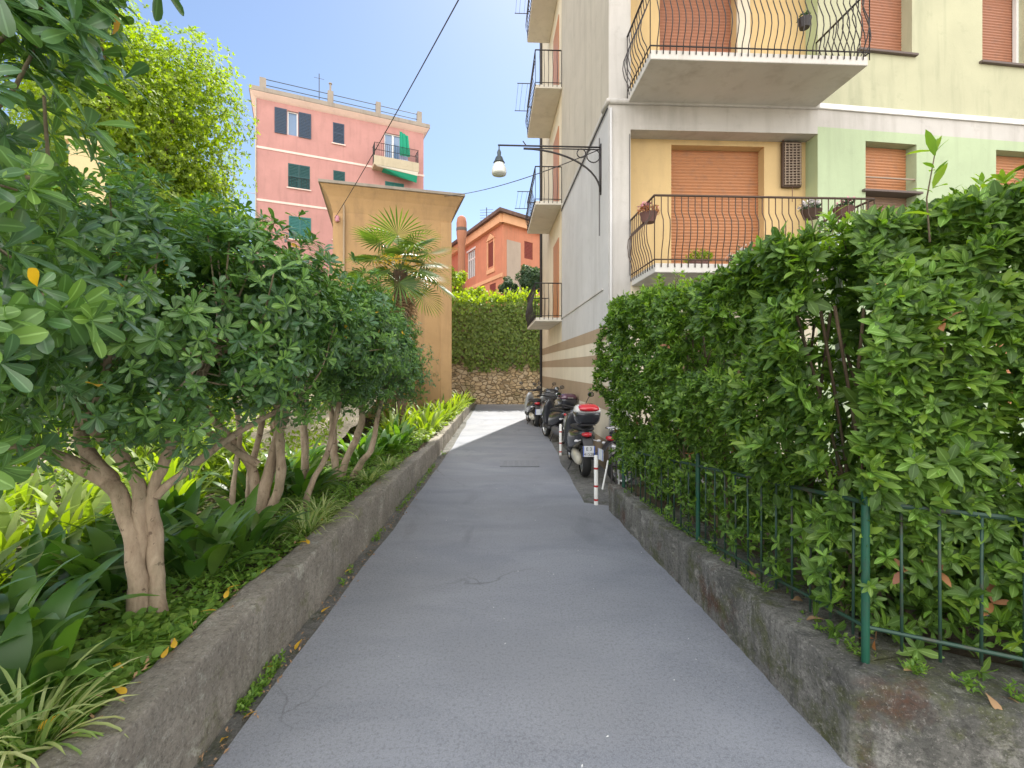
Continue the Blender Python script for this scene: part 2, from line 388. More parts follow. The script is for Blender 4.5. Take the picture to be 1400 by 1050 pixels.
def slats(mb, u0, u1, z0, z1, y, pitch=.055, depth=.014):
    z = z0; 
    while z < z1 - 1e-6:
        t = min(z + pitch, z1)
        mb.add([(u0, y, z), (u1, y, z), (u1, y - depth, z + (t - z) * .45), (u0, y - depth, z + (t - z) * .45),
                (u1, y - depth * .8, z + (t - z) * .85), (u0, y - depth * .8, z + (t - z) * .85), (u1, y, t), (u0, y, t)],
               [(0, 1, 2, 3), (3, 2, 4, 5), (5, 4, 6, 7)])
        z = t
    mb.add([(u0, y + .03, z0), (u1, y + .03, z0), (u1, y + .03, z1), (u0, y + .03, z1)], [(0, 3, 2, 1)])

# ------------------------------------------------------------------ leaf helpers
def nrm(a): return a / np.maximum(np.linalg.norm(a, axis=-1, keepdims=True), 1e-9)
def _tmpl(rows, prof):
    # rows of 3 vertices, all quads
    t = np.array([r for r in rows for _ in range(3)]); s = np.array([x for r in rows for x in (-1, 0, 1)], float)
    w = np.array([p for p in prof for _ in range(3)])
    f = []
    for i in range(len(rows) - 1):
        a = i * 3; f += [(a, a + 1, a + 4, a + 3), (a + 1, a + 2, a + 5, a + 4)]
    return t, s * w, np.abs(s) * w, np.array(f)
T_OBOV = _tmpl([0, .25, .5, .7, .86, .96, 1], [.1, .34, .78, 1, .9, .5, .1])
T_ELL = _tmpl([0, .2, .5, .8, 1], [.1, .68, 1, .62, .04])
T_DIA = _tmpl([0, .5, 1], [.1, 1, .08])
T_LOW = (np.array([0, .5, 1, .5]), np.array([0, -1., 0, 1.]), np.array([0, 1., 0, 1.]), np.array([[0, 3, 2, 1]]))
def leaves(P, D, U, L, Wd, T, curl=.15, fold=.25):
    P, D, U = map(np.asarray, (P, D, U)); D = nrm(D); Sd = nrm(np.cross(D, U)); U2 = np.cross(Sd, D)
    L = np.asarray(L)[:, None, None]; Wd = np.asarray(Wd)[:, None, None]
    t, s, a, f = T
    cu = np.asarray(curl); cu = cu[:, None, None] if cu.ndim else cu
    t = t[None, :, None]; s = s[None, :, None]; a = a[None, :, None]
    V = P[:, None] + D[:, None] * L * t * (1 - .15 * t * t * abs(np.mean(cu)) * 2) + Sd[:, None] * Wd * .5 * s + U2[:, None] * (-cu * L * t * t + fold * Wd * .5 * a)
    n, k = V.shape[:2]; F = (f[None] + (np.arange(n) * k)[:, None, None]).reshape(-1, 4)
    rib = np.broadcast_to((np.abs(T[1]) > 1e-6).astype(float)[None, :, None], (n, k, 1))
    return np.concatenate([V, rib], 2).reshape(-1, 4), F
def qmesh(name, chunks, mats, parent=None, smooth=True):
    """chunks: (V,F,matindex)"""
    off = 0; Vs = []; Fs = []; Ms = []
    for V, F, mi in chunks:
        Vs.append(V); Fs.append(F + off); Ms.append(np.full(len(F), mi)); off += len(V)
    V4_ = np.concatenate(Vs); V = np.ascontiguousarray(V4_[:, :3]); F = np.concatenate(Fs); M = np.concatenate(Ms)
    me = bpy.data.meshes.new(name); me.vertices.add(len(V)); me.vertices.foreach_set('co', V.astype(np.float32).ravel())
    me.loops.add(F.size); me.loops.foreach_set('vertex_index', F.astype(np.int32).ravel())
    me.polygons.add(len(F)); me.polygons.foreach_set('loop_start', np.arange(0, F.size, 4, dtype=np.int32))
    me.polygons.foreach_set('loop_total', np.full(len(F), 4, dtype=np.int32))
    for m in ([mats] if isinstance(mats, str) else mats): me.materials.append(MATS[m])
    me.polygons.foreach_set('material_index', M.astype(np.int32))
    me.polygons.foreach_set('use_smooth', np.full(len(F), smooth))
    at = me.attributes.new('rib', 'FLOAT', 'POINT'); at.data.foreach_set('value', V4_[:, 3].astype(np.float32))
    me.update(calc_edges=True); o = bpy.data.objects.new(name, me); link(o, parent); return o
def perp(A):
    A = nrm(A); h = np.where(np.abs(A[:, 2:3]) < .9, np.array([[0, 0, 1.]]), np.array([[1., 0, 0]]))
    X = nrm(np.cross(A, h)); return X, np.cross(A, X)
def rosettes(C, A, k, L, wr, tilt=(55, 90), T=T_OBOV, curl=(.05, .3), lvar=.25):
    """k leaves around axis A at every centre C"""
    C = np.asarray(C, float); A = nrm(np.asarray(A, float)); n = len(C); X, Y = perp(A)
    j = np.tile(np.arange(k), n); idx = np.repeat(np.arange(n), k)
    ph = j * 2.399 + RNG.uniform(0, 6.28, n)[idx] + RNG.normal(0, .15, n * k)
    ti = np.radians(RNG.uniform(tilt[0], tilt[1], n * k) - 35 * (j / k) ** 1.5 * (k > 4))
    rad = X[idx] * np.cos(ph)[:, None] + Y[idx] * np.sin(ph)[:, None]
    D = A[idx] * np.cos(ti)[:, None] + rad * np.sin(ti)[:, None]
    U = A[idx] * np.sin(ti)[:, None] - rad * np.cos(ti)[:, None]
    L = np.repeat(L, k) if hasattr(L, '__len__') else L
    Ls = L * (1 - lvar + 2 * lvar * RNG.random(n * k)) * (1 - .3 * j / k) * (np.repeat(RNG.uniform(.55, 1.25, n), k))
    Pp = C[idx] - A[idx] * (j / k * -.02 + RNG.uniform(0, .02, n * k))[:, None]
    return leaves(Pp, D, U, Ls, Ls * wr * RNG.uniform(.85, 1.15, n * k), T, RNG.uniform(curl[0], curl[1], n * k), .22)
def rand_dirs(n, zb=0.):
    d = RNG.normal(size=(n, 3)); d[:, 2] += zb; return nrm(d)
def strap(mb, base, az, el, L, w, droop, seg=7, prof=None, fold=.25, petiole=0.):
    p = np.array(base, float); e = el; step = L / seg; rows = []
    prof = prof or (lambda t: math.sin(math.pi * (.12 + .88 * t) ** .8) if t < 1 else .02)
    tw = random.uniform(-.3, .3)
    for i in range(seg + 1):
        t = i / seg; d = np.array([math.cos(e) * math.cos(az), math.cos(e) * math.sin(az), math.sin(e)])
        sd = np.array([-math.sin(az + tw * t), math.cos(az + tw * t), 0]); up = np.cross(d, sd) * -1
        if t < petiole: ww = .06 * w
        else: ww = w * .5 * max(.04, prof((t - petiole) / (1 - petiole)))
        rows += [p - sd * ww - up * fold * -ww * .0 + np.array([0, 0, fold * ww]), p.copy(), p + sd * ww + np.array([0, 0, fold * ww])]
        p = p + d * step; e -= droop / seg * (.4 + 1.2 * t)
    f = []
    for i in range(seg):
        a = i * 3; f += [(a, a + 1, a + 4, a + 3), (a + 1, a + 2, a + 5, a + 4)]
    mb.add(rows, f)

# ------------------------------------------------------------------ ground, lane, kerb strip, soil
def sheet(name, pts, z, mat, n=None):
    mb = MB(); mb.add([(x, y, z) for x, y in pts], [tuple(range(len(pts)))]); return tag(mb.build(name, mat), kind='structure')
def gridsheet(name, x0, x1, y0, y1, zf, mat, nx, ny, xw=None):
    mb = MB(); vs = []; fs = []
    for j in range(ny + 1):
        for i in range(nx + 1):
            y = y0 + (y1 - y0) * j / ny; a, b = (x0, x1) if xw is None else xw(y)
            x = a + (b - a) * i / nx; vs.append((x, y, zf(x, y)))
    for j in range(ny):
        for i in range(nx):
            a = j * (nx + 1) + i; fs.append((a, a + 1, a + nx + 2, a + nx + 1))
    mb.add(vs, fs); return tag(mb.build(name, mat, smooth=True), kind='structure')
sheet('ground', [(-900, -900), (900, -900), (900, 900), (-900, 900)], -.03, 'gravel')
gridsheet('lane', 0, 0, -6, 22.2, lambda x, y: .006 * mnoise.noise(Vector((x * 1.3, y * .8, 0))), 'asphalt', 24, 90,
          lambda y: (-1.27 - .05 * mnoise.noise(Vector((0, y * .7, 3))) - (max(0, y - 10) * .03), 1.6 if y < 5.9 else .90 + .05 * mnoise.noise(Vector((0, y * .9, 7))) + (max(0, y - 15) * .6)))
gridsheet('gutter', 0, 0, -6, 22.2, lambda x, y: -.012 + .012 * mnoise.noise(Vector((x * 9, y * 5, 0))), 'strip', 8, 200,
          lambda y: (-2.2, -1.2))
gridsheet('parking_strip', 0, 0, 5.5, 22.2, lambda x, y: -.008 + .008 * mnoise.noise(Vector((x * 3, y * 3, 0))), 'strip', 10, 60, lambda y: (.8, 1.9))
sheet('courtyard', [(2.0, 2.4), (4.2, 1.2), (20, -2), (20, 8.4), (1.95, 7.9)], .05, 'strip')
# manhole cover in the lane
mh = MB(); mh.box(-.34, .34, -.26, .26, 0, .012)
for i in range(6):
    for j in range(5): mh.box(-.28 + i * .1, -.22 + i * .1, -.21 + j * .088, -.16 + j * .088, .012, .016)
mh.build('manhole_cover', 'manhole', loc=(.13, 8.3, .004))
tag(bpy.data.objects['manhole_cover'], 'faint rectangular metal access cover set in the asphalt lane', 'manhole cover')
def jit(p, a, s=6): v = mnoise.noise_vector(Vector(p) * s); return (p[0] + v.x * a, p[1] + v.y * a, p[2] + v.z * a)
def lowwall(name, path, prof, mat, step=.04, jitter=.018):
    """prof: list of (offset to the left of path, z) with z scaled by local height h; path (x,y,h)"""
    pts = []
    for (a, b) in zip(path, path[1:]):
        k = max(1, int(math.hypot(b[0] - a[0], b[1] - a[1]) / step))
        for i in range(k): t = i / k; pts.append([a[q] + (b[q] - a[q]) * t for q in range(3)])
    pts.append(list(path[-1])); mb = MB(); vs = []; fs = []; m = len(prof)
    for i, p in enumerate(pts):
        a = pts[max(0, i - 1)]; b = pts[min(len(pts) - 1, i + 1)]
        if 1 < i < len(pts) - 2: a = pts[i - 2]; b = pts[i + 2]
        d = Vector((b[0] - a[0], b[1] - a[1])).normalized(); nn = Vector((-d.y, d.x))
        for (o_, z) in prof:
            q = (p[0] + nn.x * o_, p[1] + nn.y * o_, z * p[2])
            q = jit(q, jitter, 3); q = jit(q, jitter * .5, 11); q = jit(q, jitter * .25, 31); vs.append(q)
    for i in range(len(pts) - 1):
        for j in range(m - 1):
            a = i * m + j; fs.append((a, a + 1, a + m + 1, a + m))
    fs.append(tuple(range(m))); fs.append(tuple((len(pts) - 1) * m + j for j in range(m))[::-1])
    mb.add(vs, fs); return mb.build(name, mat, smooth=True)
def wprof(th, n=7):
    p = [(0, -.05)] + [(0, z) for z in np.linspace(.05, .92, n)] + [(.003, .985), (.012, 1.0)] + [(x, 1.0) for x in np.linspace(.07, th - .03, 4)] + [(th, .97), (th, .5), (th, -.05)]
    return p
lw = lowwall('low_wall', [(-1.37, -1.0, .43), (-1.37, 2, .42), (-1.40, 4.7, .39), (-1.42, 9.1, .31), (-1.62, 17.5, .3), (-1.75, 21.7, .3)], wprof(.2), 'concrete_left')
tag(lw, 'long rough brown concrete kerb wall holding up the planted bed', 'low wall')
rp = [(1.16, 5.62, .30), (1.44, 2.0, .395), (2.15, 1.62, .39), (3.6, .85, .39)]
rw = lowwall('low_wall', rp, wprof(.42), 'concrete_right', .04, .018)
tag(rw, 'mossy dark concrete kerb wall with white stains under the green railing', 'low wall')
gridsheet('garden_soil', 0, 0, -1, 21.8, lambda x, y: .37 - .006 * y + .035 * mnoise.noise(Vector((x * 1.5, y * 1.5, 0))) + max(0, -x - 2.6) * -.03, 'soil', 30, 80,
          lambda y: (-9, -1.55 - max(0, y - 9) * .02))
gridsheet('hedge_bed', 0, 0, -.2, 5.5, lambda x, y: .33 + .03 * mnoise.noise(Vector((x * 4, y * 4, 0))), 'soil', 14, 40,
          lambda y: (1.66 - .1 * (y - 2.2) if y > 2.2 else 1.68 + (2.2 - y) * 1.9, 2.6 if y > 2.2 else 2.6 + (2.2 - y) * 1.9))

# ------------------------------------------------------------------ green railing on the right wall
fr = empty('metal_railing', (1.578, 2.09, .39), 0, 'thin green metal railing of upright bars standing on the mossy wall', 'railing')
FP = [(1.30, 5.45, .87 - .12), (1.578, 2.09, 1.10), (2.2, 1.765, 1.10), (3.6, 1.02, 1.1)]
def frl(p): return (p[0] - 1.578, p[1] - 2.09, p[2] - .39)
for (a, b) in zip(FP, FP[1:]):
    for (dz, r) in ((0, .011), (-.555, .009)):
        mb = MB(); mb.tube([frl((a[0], a[1], a[2] + dz)), frl((b[0], b[1], b[2] + dz))], r, 6); mb.build('rail', 'bar_green', fr)
mb = MB()
for (a, b) in zip(FP, FP[1:]):
    L = math.hypot(b[0] - a[0], b[1] - a[1]); k = int(L / .14)
    for i in range(1, k + 1):
        t = i / (k + .5); x, y, z = [a[q] + (b[q] - a[q]) * t for q in range(3)]
        mb.tube([frl((x, y, z - .6 - random.random() * .04)), frl((x + random.uniform(-.006, .006), y, z))], .0062, 6)
mb.build('bars', 'bar_green', fr, smooth=True)
for (x, y, z0, z1, r) in [(1.578, 2.09, .36, 1.215, .0165), (1.45, 3.65, .3, 1.02, .016), (1.30, 5.45, .25, .9, .02), (2.9, 1.4, .36, 1.2, .022)]:
    mb = MB(); mb.tube([frl((x, y, z0)), frl((x, y, z1))], r, 12); mb.tube([frl((x, y, z1)), frl((x, y, z1 + .012))], r * .8, 12); mb.build('post', 'fence_green', fr, smooth=False)

# ------------------------------------------------------------------ shrub trees on the left
def limb(mb, pts, r0, r1, n=8, k=5, wob=.012):
    P = smoothpath(pts, k); m = len(P); out = []
    for i, p in enumerate(P):
        v = mnoise.noise_vector(Vector(p) * 5); w = wob * (i > 0); out.append((p[0] + v.x * w, p[1] + v.y * w, p[2] + v.z * w))
    rs = [(r0 + (r1 - r0) * (i / (m - 1)) ** .8) * (1 + .10 * mnoise.noise(Vector(out[i]) * 9)) for i in range(m)]
    mb.tube(out, rs, n, False); return out
def shrub_tree(label, base, forks, center, rad, nclump, nros, L, mats, seed, stems, group, flat=.0, extra=None, k=9):
    random.seed(seed); global RNG; RNG = np.random.default_rng(seed)
    root = empty('shrub_tree', base, 0, label, 'tree', group)
    B = np.array(base); c = np.array(center) - B; rad = np.array(rad); mb = MB()
    tips = []
    for st in stems:
        pts = [np.array(p[:3]) - B for p in st['p']]; out = limb(mb, pts, st['r'][0], st['r'][1], 14, 8, st.get('w', .015)); tips.append((pts[-1], st['r'][1]))
    nst = len(mb.v); B_ = Vector(base)
    # clumps on the crown
    cl = []
    while len(cl) < nclump:
        d = rand_dirs(1, .25)[0]; rr = RNG.uniform(.5, 1.0) ** .6
        p = c + d * rad * rr
        if all(np.linalg.norm((p - q) / rad) > .22 for q in cl[-60:]): cl.append(p)
        elif RNG.random() < .1: cl.append(p)
    if extra is not None: cl += [np.array(e) - B for e in extra]
    cl = np.array(cl)
    for q in cl:
        j = min(range(len(tips)), key=lambda i: np.linalg.norm(tips[i][0] - q)); t0, r = tips[j]
        mid = t0 + (q - t0) * .5 + RNG.normal(0, .06, 3) + np.array([0, 0, -.05])
        limb(mb, [t0, mid, q], min(r * .5, .015), .004, 5, 3, .01)
    for i_, v_ in enumerate(mb.v):
        q_ = Vector(v_); w1 = mnoise.noise_vector((q_ + B_) * 7); w2 = mnoise.noise_vector((q_ + B_) * 22); f_ = .012 if i_ < nst else .003
        fl = 1 + .10 * max(0, .22 - q_.z) / .22 if i_ < nst else 1
        mb.v[i_] = (q_.x * fl + w1.x * f_ + w2.x * f_ * .35, q_.y * fl + w1.y * f_ + w2.y * f_ * .35, q_.z + w1.z * f_)
    mb.build('trunk', 'bark', root, smooth=True)
    ci = RNG.integers(0, len(cl), nros); off = RNG.normal(0, 1, (nros, 3)); off = nrm(off) * (RNG.random((nros, 1)) ** .5)
    cr = np.linalg.norm(rad) * .17
    C = cl[ci] + off * cr * RNG.uniform(.6, 1.25, (len(cl), 1))[ci]
    A = nrm((C - c) / rad / rad) * .8 + off * .5 + np.array([0, 0, .55]) + RNG.normal(0, .25, (nros, 3))
    big = RNG.random(nros) < .5
    ch = []
    for sel, mi in ((big, 0), (~big, 1)):
        V, F = rosettes(C[sel], A[sel], k, L, .33, (50, 100), T_OBOV); ch.append((V, F, mi))
    # few ochre leaves
    s = RNG.integers(0, nros, 40); V, F = leaves(C[s], rand_dirs(40), rand_dirs(40), np.full(40, L * .8), np.full(40, L * .3), T_OBOV); ch.append((V, F, 2))
    # twigs
    qmesh('crown', ch, mats, root)
    return root
PM = ['leaf_pitt', 'leaf_pitt_blue', 'leaf_yellow']
G = 'evergreen shrub trees along the left bed'
b1 = (-1.97, 2.47, .30)
shrub_tree('nearest trunked evergreen shrub, pale thick trunk forking low above broad dark leaves', b1, None, (-2.05, 2.72, 2.06), (.95, 1.1, .56), 95, 4300, .078, PM, 21, [
    dict(p=[(-1.975, 2.47, .25), (-1.97, 2.47, .6), (-2.04, 2.47, .95), (-2.17, 2.42, 1.15), (-2.45, 2.3, 1.33), (-2.85, 2.15, 1.45)], r=(.056, .026)),
    dict(p=[(-1.90, 2.50, .25), (-1.90, 2.50, .7), (-1.92, 2.50, 1.0), (-1.86, 2.52, 1.22), (-1.80, 2.6, 1.5), (-1.72, 2.7, 1.8)], r=(.042, .02)),
    dict(p=[(-1.98, 2.495, .62), (-1.965, 2.48, 1.0), (-2.08, 2.45, 1.28), (-2.25, 2.4, 1.5), (-2.35, 2.35, 1.8)], r=(.046, .018)),
    dict(p=[(-1.90, 2.50, 1.0), (-1.76, 2.6, 1.17), (-1.60, 2.9, 1.36), (-1.5, 3.2, 1.45)], r=(.026, .014)),
    dict(p=[(-2.1, 2.44, 1.1), (-2.3, 2.5, 1.35), (-2.35, 2.7, 1.7)], r=(.045, .02)),
    dict(p=[(-2.2, 2.42, 1.4), (-2.12, 2.4, 1.55), (-2.14, 2.5, 1.9)], r=(.03, .015)),
], G, extra=[(-1.55, 2.1, 1.55), (-1.8, 2.0, 1.5), (-2.2, 2.0, 1.55), (-2.5, 2.1, 1.5), (-1.35, 2.5, 1.6), (-1.4, 3.0, 1.55), (-1.75, 2.3, 1.42), (-2.6, 2.6, 1.5), (-1.3, 2.8, 1.9), (-1.9, 3.3, 1.55), (-2.1, 1.8, 1.75)])
shrub_tree('evergreen shrub with many slender brown stems fanning up from one base', (-2.2, 4.16, .3), None, (-2.0, 4.25, 1.96), (.93, 1.0, .58), 90, 4200, .070, PM, 22, [
    dict(p=[(-2.22, 4.16, .25), (-2.2, 4.16, .6), (-2.12, 4.2, 1.0), (-2.0, 4.2, 1.4), (-1.9, 4.2, 1.8)], r=(.06, .03)),
    dict(p=[(-2.25, 4.16, .25), (-2.28, 4.16, .7), (-2.35, 4.1, .95), (-2.62, 4.0, 1.35), (-2.7, 3.9, 1.7)], r=(.052, .025)),
    dict(p=[(-2.18, 4.14, .25), (-2.08, 4.14, .6), (-2.02, 4.1, .9), (-2.06, 4.1, 1.3), (-2.1, 4.1, 1.8)], r=(.05, .026)),
    dict(p=[(-2.3, 4.2, .25), (-2.36, 4.2, .7), (-2.3, 4.3, 1.2), (-2.35, 4.4, 1.7)], r=(.035, .02)),
    dict(p=[(-2.4, 4.05, .28), (-2.42, 4.05, .6), (-2.36, 4.05, 1.1), (-2.4, 4.0, 1.6)], r=(.026, .018)),
    dict(p=[(-1.98, 4.35, .28), (-1.88, 4.4, .62), (-1.80, 4.5, .85), (-1.72, 4.6, 1.25), (-1.62, 4.7, 1.75)], r=(.032, .022)),
    dict(p=[(-2.25, 4.14, .85), (-2.5, 3.9, 1.15), (-2.55, 3.6, 1.3), (-2.5, 3.4, 1.6)], r=(.035, .018)),
], G)
shrub_tree('farthest clipped evergreen shrub with small leaves overhanging the lane', (-2.08, 5.66, .3), None, (-1.84, 5.75, 1.82), (.80, .88, .58), 90, 4600, .058, PM, 23, [
    dict(p=[(-2.1, 5.66, .25), (-2.0, 5.66, .6), (-1.85, 5.7, .95), (-1.8, 5.7, 1.4), (-1.7, 5.7, 1.8)], r=(.05, .03)),
    dict(p=[(-2.12, 5.66, .25), (-2.15, 5.66, .7), (-2.2, 5.7, 1.2), (-2.2, 5.7, 1.7)], r=(.05, .025)),
    dict(p=[(-1.98, 5.6, .25), (-1.82, 5.6, .55), (-1.68, 5.6, .75), (-1.62, 5.7, 1.15), (-1.5, 5.7, 1.6)], r=(.045, .025)),
    dict(p=[(-2.28, 5.1, .25), (-2.25, 5.1, .8), (-2.3, 5.2, 1.3), (-2.2, 5.3, 1.8)], r=(.045, .03)),
], G)
shrub_tree('closest overhanging evergreen branches with big leaves at the upper corner', (-2.45, .9, .3), None, (-1.80, 1.22, 2.25), (.80, .5, .82), 42, 900, .10, ['leaf_pitt_blue', 'leaf_pitt', 'leaf_yellow'], 24, [
    dict(p=[(-2.45, .9, .25), (-2.4, .9, .8), (-2.2, 1.0, 1.3), (-1.95, 1.1, 1.8)], r=(.07, .03)),
    dict(p=[(-2.4, .9, .8), (-2.3, 1.1, 1.4), (-2.1, 1.2, 2.0), (-1.7, 1.3, 2.3)], r=(.05, .02)),
], G, extra=[(-1.3, 1.25, 1.72), (-1.33, 1.15, 1.6), (-1.35, 1.3, 1.85), (-1.28, 1.2, 2.1), (-1.25, 1.25, 2.6), (-1.2, 1.3, 2.78), (-1.35, 1.25, 2.9), (-1.3, 1.3, 2.45), (-1.15, 1.3, 2.9)], k=8)

# ------------------------------------------------------------------ hedge on the right
random.seed(5); RNG = np.random.default_rng(5)
hd = empty('hedge', (1.6, 3.6, .3), 0, 'tall dense green hedge with pale new shoots growing behind the green railing', 'hedge')
HP = np.array([(1.32, 5.75), (1.63, 2.21), (2.25, 1.85), (3.9, .98)]); HL = np.linalg.norm(np.diff(HP, axis=0), axis=1); HC = np.concatenate([[0], np.cumsum(HL)])
def hpt(s):
    s = np.asarray(s); i = np.clip(np.searchsorted(HC, s) - 1, 0, len(HL) - 1); t = (s - HC[i]) / HL[i]
    p = HP[i] + (HP[i + 1] - HP[i]) * t[:, None]
    # smooth normal (towards lane): left of travel is +x side, so outward = -left
    d = (HP[i + 1] - HP[i]) / HL[i][:, None]; nn = np.stack([d[:, 1], -d[:, 0]], 1); return p, nn
def hnoise(s, z, f, seed): return np.array([mnoise.noise(Vector((a * f, b * f, seed))) for a, b in zip(s, z)])
htop = lambda s: 2.32 + .10 * np.sin(s * 1.7) + .09 * hnoise(s, s, 1.7, 9) + np.clip(s - 3.2, 0, 1) * .06 + .10 * np.exp(-((s - 3.0) / .5) ** 2)
def hedge_pts(n, mode):
    s = RNG.uniform(0, HC[-1], n); 
    if mode == 'face':
        top = htop(s); z = .55 + (top - .55) * RNG.random(n) ** .75
        dens = np.clip((z - .6) / .5, .25, 1); dens = np.where(s < 1.6, np.maximum(dens, .8), dens)
        gap = hnoise(s, z, 2.4, 1.5); keep = (RNG.random(n) < dens) & (gap > -.27)
        s, z = s[keep], z[keep]; p, nn = hpt(s); bul = .03 + .18 * np.clip((z - 1.0) / .4, 0, 1) + .17 * hnoise(s, z, 2.4, 4) + .07 * hnoise(s, z, 6, 8) + RNG.normal(0, .03, len(s))
        X = p + nn * bul[:, None]; C = np.c_[X, z]; A = np.c_[nn * .75, np.full(len(s), .6)] + RNG.normal(0, .35, (len(s), 3))
    elif mode == 'top':
        z = htop(s) + RNG.normal(0, .035, n) + .05 * hnoise(s, s * 3, 4, 2); p, nn = hpt(s); w = RNG.uniform(-.12, .85, n)
        z = z - np.clip(w - .5, 0, 1) * .3
        C = np.c_[p - nn * w[:, None], z]; A = np.c_[nn * .2, np.ones(n)] + RNG.normal(0, .35, (n, 3))
    elif mode == 'in':
        z = .45 + (htop(s) - .5) * RNG.random(n); p, nn = hpt(s); w = RNG.uniform(.05, .85, n) ** .8
        keep = hnoise(s, z, 2.0, 6) > -.22; s, z, w, p, nn = s[keep], z[keep], w[keep], p[keep], nn[keep]
        C = np.c_[p - nn * w[:, None], z]; A = RNG.normal(0, 1, (len(s), 3)) + np.array([0, 0, .5])
    elif mode == 'end':
        z = .35 + (htop(s * 0) - .35) * RNG.random(n); w = RNG.uniform(-.1, .8, n); p, nn = hpt(s * 0 + .01)
        d = np.array([-.08, 1.0]); C = np.c_[p - nn * w[:, None] + d * RNG.normal(.0, .07, n)[:, None], z]; A = np.c_[np.tile(d, (n, 1)) - nn * -.4, np.full(n, .5)] + RNG.normal(0, .4, (n, 3))
    elif mode == 'low':
        z = RNG.uniform(.42, 1.1, n); p, nn = hpt(s); w = RNG.uniform(-.09, .5, n)
        C = np.c_[p - nn * w[:, None], z]; A = RNG.normal(0, .6, (n, 3)) + np.array([0, 0, .5])
    return C, A
ch = []; o0 = np.array([1.6, 3.6, .3])
for mode, n, k, L, mi in (('face', 8200, 8, .064, 0), ('face', 2800, 7, .054, 1), ('top', 1900, 8, .06, 0), ('top', 1700, 7, .054, 1), ('in', 6500, 6, .075, 0), ('end', 500, 7, .06, 0), ('low', 2300, 6, .068, 0), ('low', 260, 6, .052, 1), ('face', 60, 3, .07, 2), ('low', 30, 3, .07, 2)):
    C, A = hedge_pts(n, mode); L = L * np.where(C[:, 1] < 2.8, 1.22, 1.0)
    V, F = rosettes(C - o0, A, k, L, .40 if mi == 0 else .33, (40, 95), T_ELL); ch.append((V, F, mi))
# tall shoots above the clipped top
sh = MB()
for i in range(46):
    s = np.array([RNG.uniform(.2, HC[-1] - 1.3)]); p, nn = hpt(s); h = RNG.uniform(.08, .2) if i else .34
    if i == 0: s = np.array([HC[1] + .02]); p, nn = hpt(s); p = p + nn * .12
    z0 = htop(s)[0] - .05; w = RNG.uniform(-.1, .4)
    a = np.array([p[0, 0] - nn[0, 0] * w, p[0, 1] - nn[0, 1] * w, z0]); b = a + np.array([RNG.normal(0, .04), RNG.normal(0, .04), h])
    if i == 0: a = np.array([1.66, 1.86, 2.2]); b = np.array([1.69, 1.87, 2.56])
    sh.tube([a - o0, (a + b) / 2 - o0 + RNG.normal(0, .01, 3), b - o0], [.004, .003, .002], 5)
    for t in (.35, .6, .8, 1.0):
        V, F = rosettes([(a + (b - a) * t) - o0], [b - a], 3 if t < 1 else 6, .07 if i else .10, .3, (35, 75), T_ELL); ch.append((V, F, 1))
qmesh('foliage', ch, ['leaf_hedge', 'leaf_new', 'leaf_brown'], hd)
for i in range(40):
    s = np.array([RNG.uniform(.1, HC[-1])]); p, nn = hpt(s); w = RNG.uniform(.1, .5); a = np.array([*(p[0] - nn[0] * w), .3])
    m = a + np.array([RNG.normal(0, .06), RNG.normal(0, .06), .7]); b = m + np.array([RNG.normal(0, .12), RNG.normal(0, .12), 1.0])
    sh.tube([q - o0 for q in smoothpath([a, m, b], 4)], [.016 * RNG.uniform(.5, 1.2)] * 5 + [.008] * 4, 6)
    for j in range(3):
        t0 = a + (m - a) * RNG.uniform(.4, 1); e = t0 + np.array([RNG.normal(0, .2), RNG.normal(0, .2), RNG.uniform(.2, .5)]); sh.tube([t0 - o0, (t0 + e) / 2 - o0 + RNG.normal(0, .02, 3), e - o0], [.007, .005, .003], 5)
sh.build('stems', 'bark_dark', hd, smooth=True)

# ------------------------------------------------------------------ right apartment building
BC = (1.57, 7.6, 0); BA = R(2.6)
RB = empty('apartment_building', BC, BA, 'corner apartment block with pale side wall, yellow loggia and green front', 'building')
HT = 20.5; SE = 10.3
def rot(o, a, loc=(0, 0, 0)): o.rotation_euler = (0, 0, a); o.location = loc; return o
# side facade: local frame along +v -> build in its own frame x=v (rotated 90) with y pointing into building = -x... use plain boxes
mb = MB()   # grey upper side wall, v from 0 to 5.03, u = 0 plane
def sidewall(mb, v0, v1, z0, z1, u=0.): mb.add([(u, v1, z0), (u, v0, z0), (u, v0, z1), (u, v1, z1)], [(0, 1, 2, 3)])
mb = MB(); sidewall(mb, 0, 5.03, 6.02, HT); mb.build('upper_side_wall', 'wall_grey', RB)
mb = MB(); sidewall(mb, 0, 5.03, 2.40, 6.02); mb.build('side_wall', 'wall_lower', RB)
mb = MB(); mb.box(-.02, 0, .36, 5.03, 3.02, 3.05); mb.build('string_course', 'wall_white', RB, bevel=.005)
mb = MB(); mb.box(-.025, .0, .0, 5.03, 5.98, 6.06); mb.build('string_course', 'wall_white', RB, bevel=.008)
mb = MB()
for (z0, z1, k) in ((0, .5, 0), (.5, 1.0, 1), (1.0, 1.4, 0), (1.4, 1.72, 1), (1.72, 1.93, 0), (1.93, 2.17, 1), (2.17, 2.40, 0)):
    mb.cur = k; sidewall(mb, 0, SE, z0, z1, -.003 * (1 - k))
mb.build('striped_base', ['wall_beige', 'wall_light'], RB)
mb = MB(); sidewall(mb, 5.03, SE, 2.40, HT); sidewall(mb, 5.03, 5.06, 2.4, HT, -.02)
mb.add([(0, SE, 0), (12, SE, 0), (12, SE, HT), (0, SE, HT)], [(3, 2, 1, 0)]); mb.build('cream_side_wall', 'wall_cream', RB)
mb = MB(); mb.box(-.2, 12.3, -.25, SE + .3, HT, HT + .25); mb.build('roof', 'slab', RB)
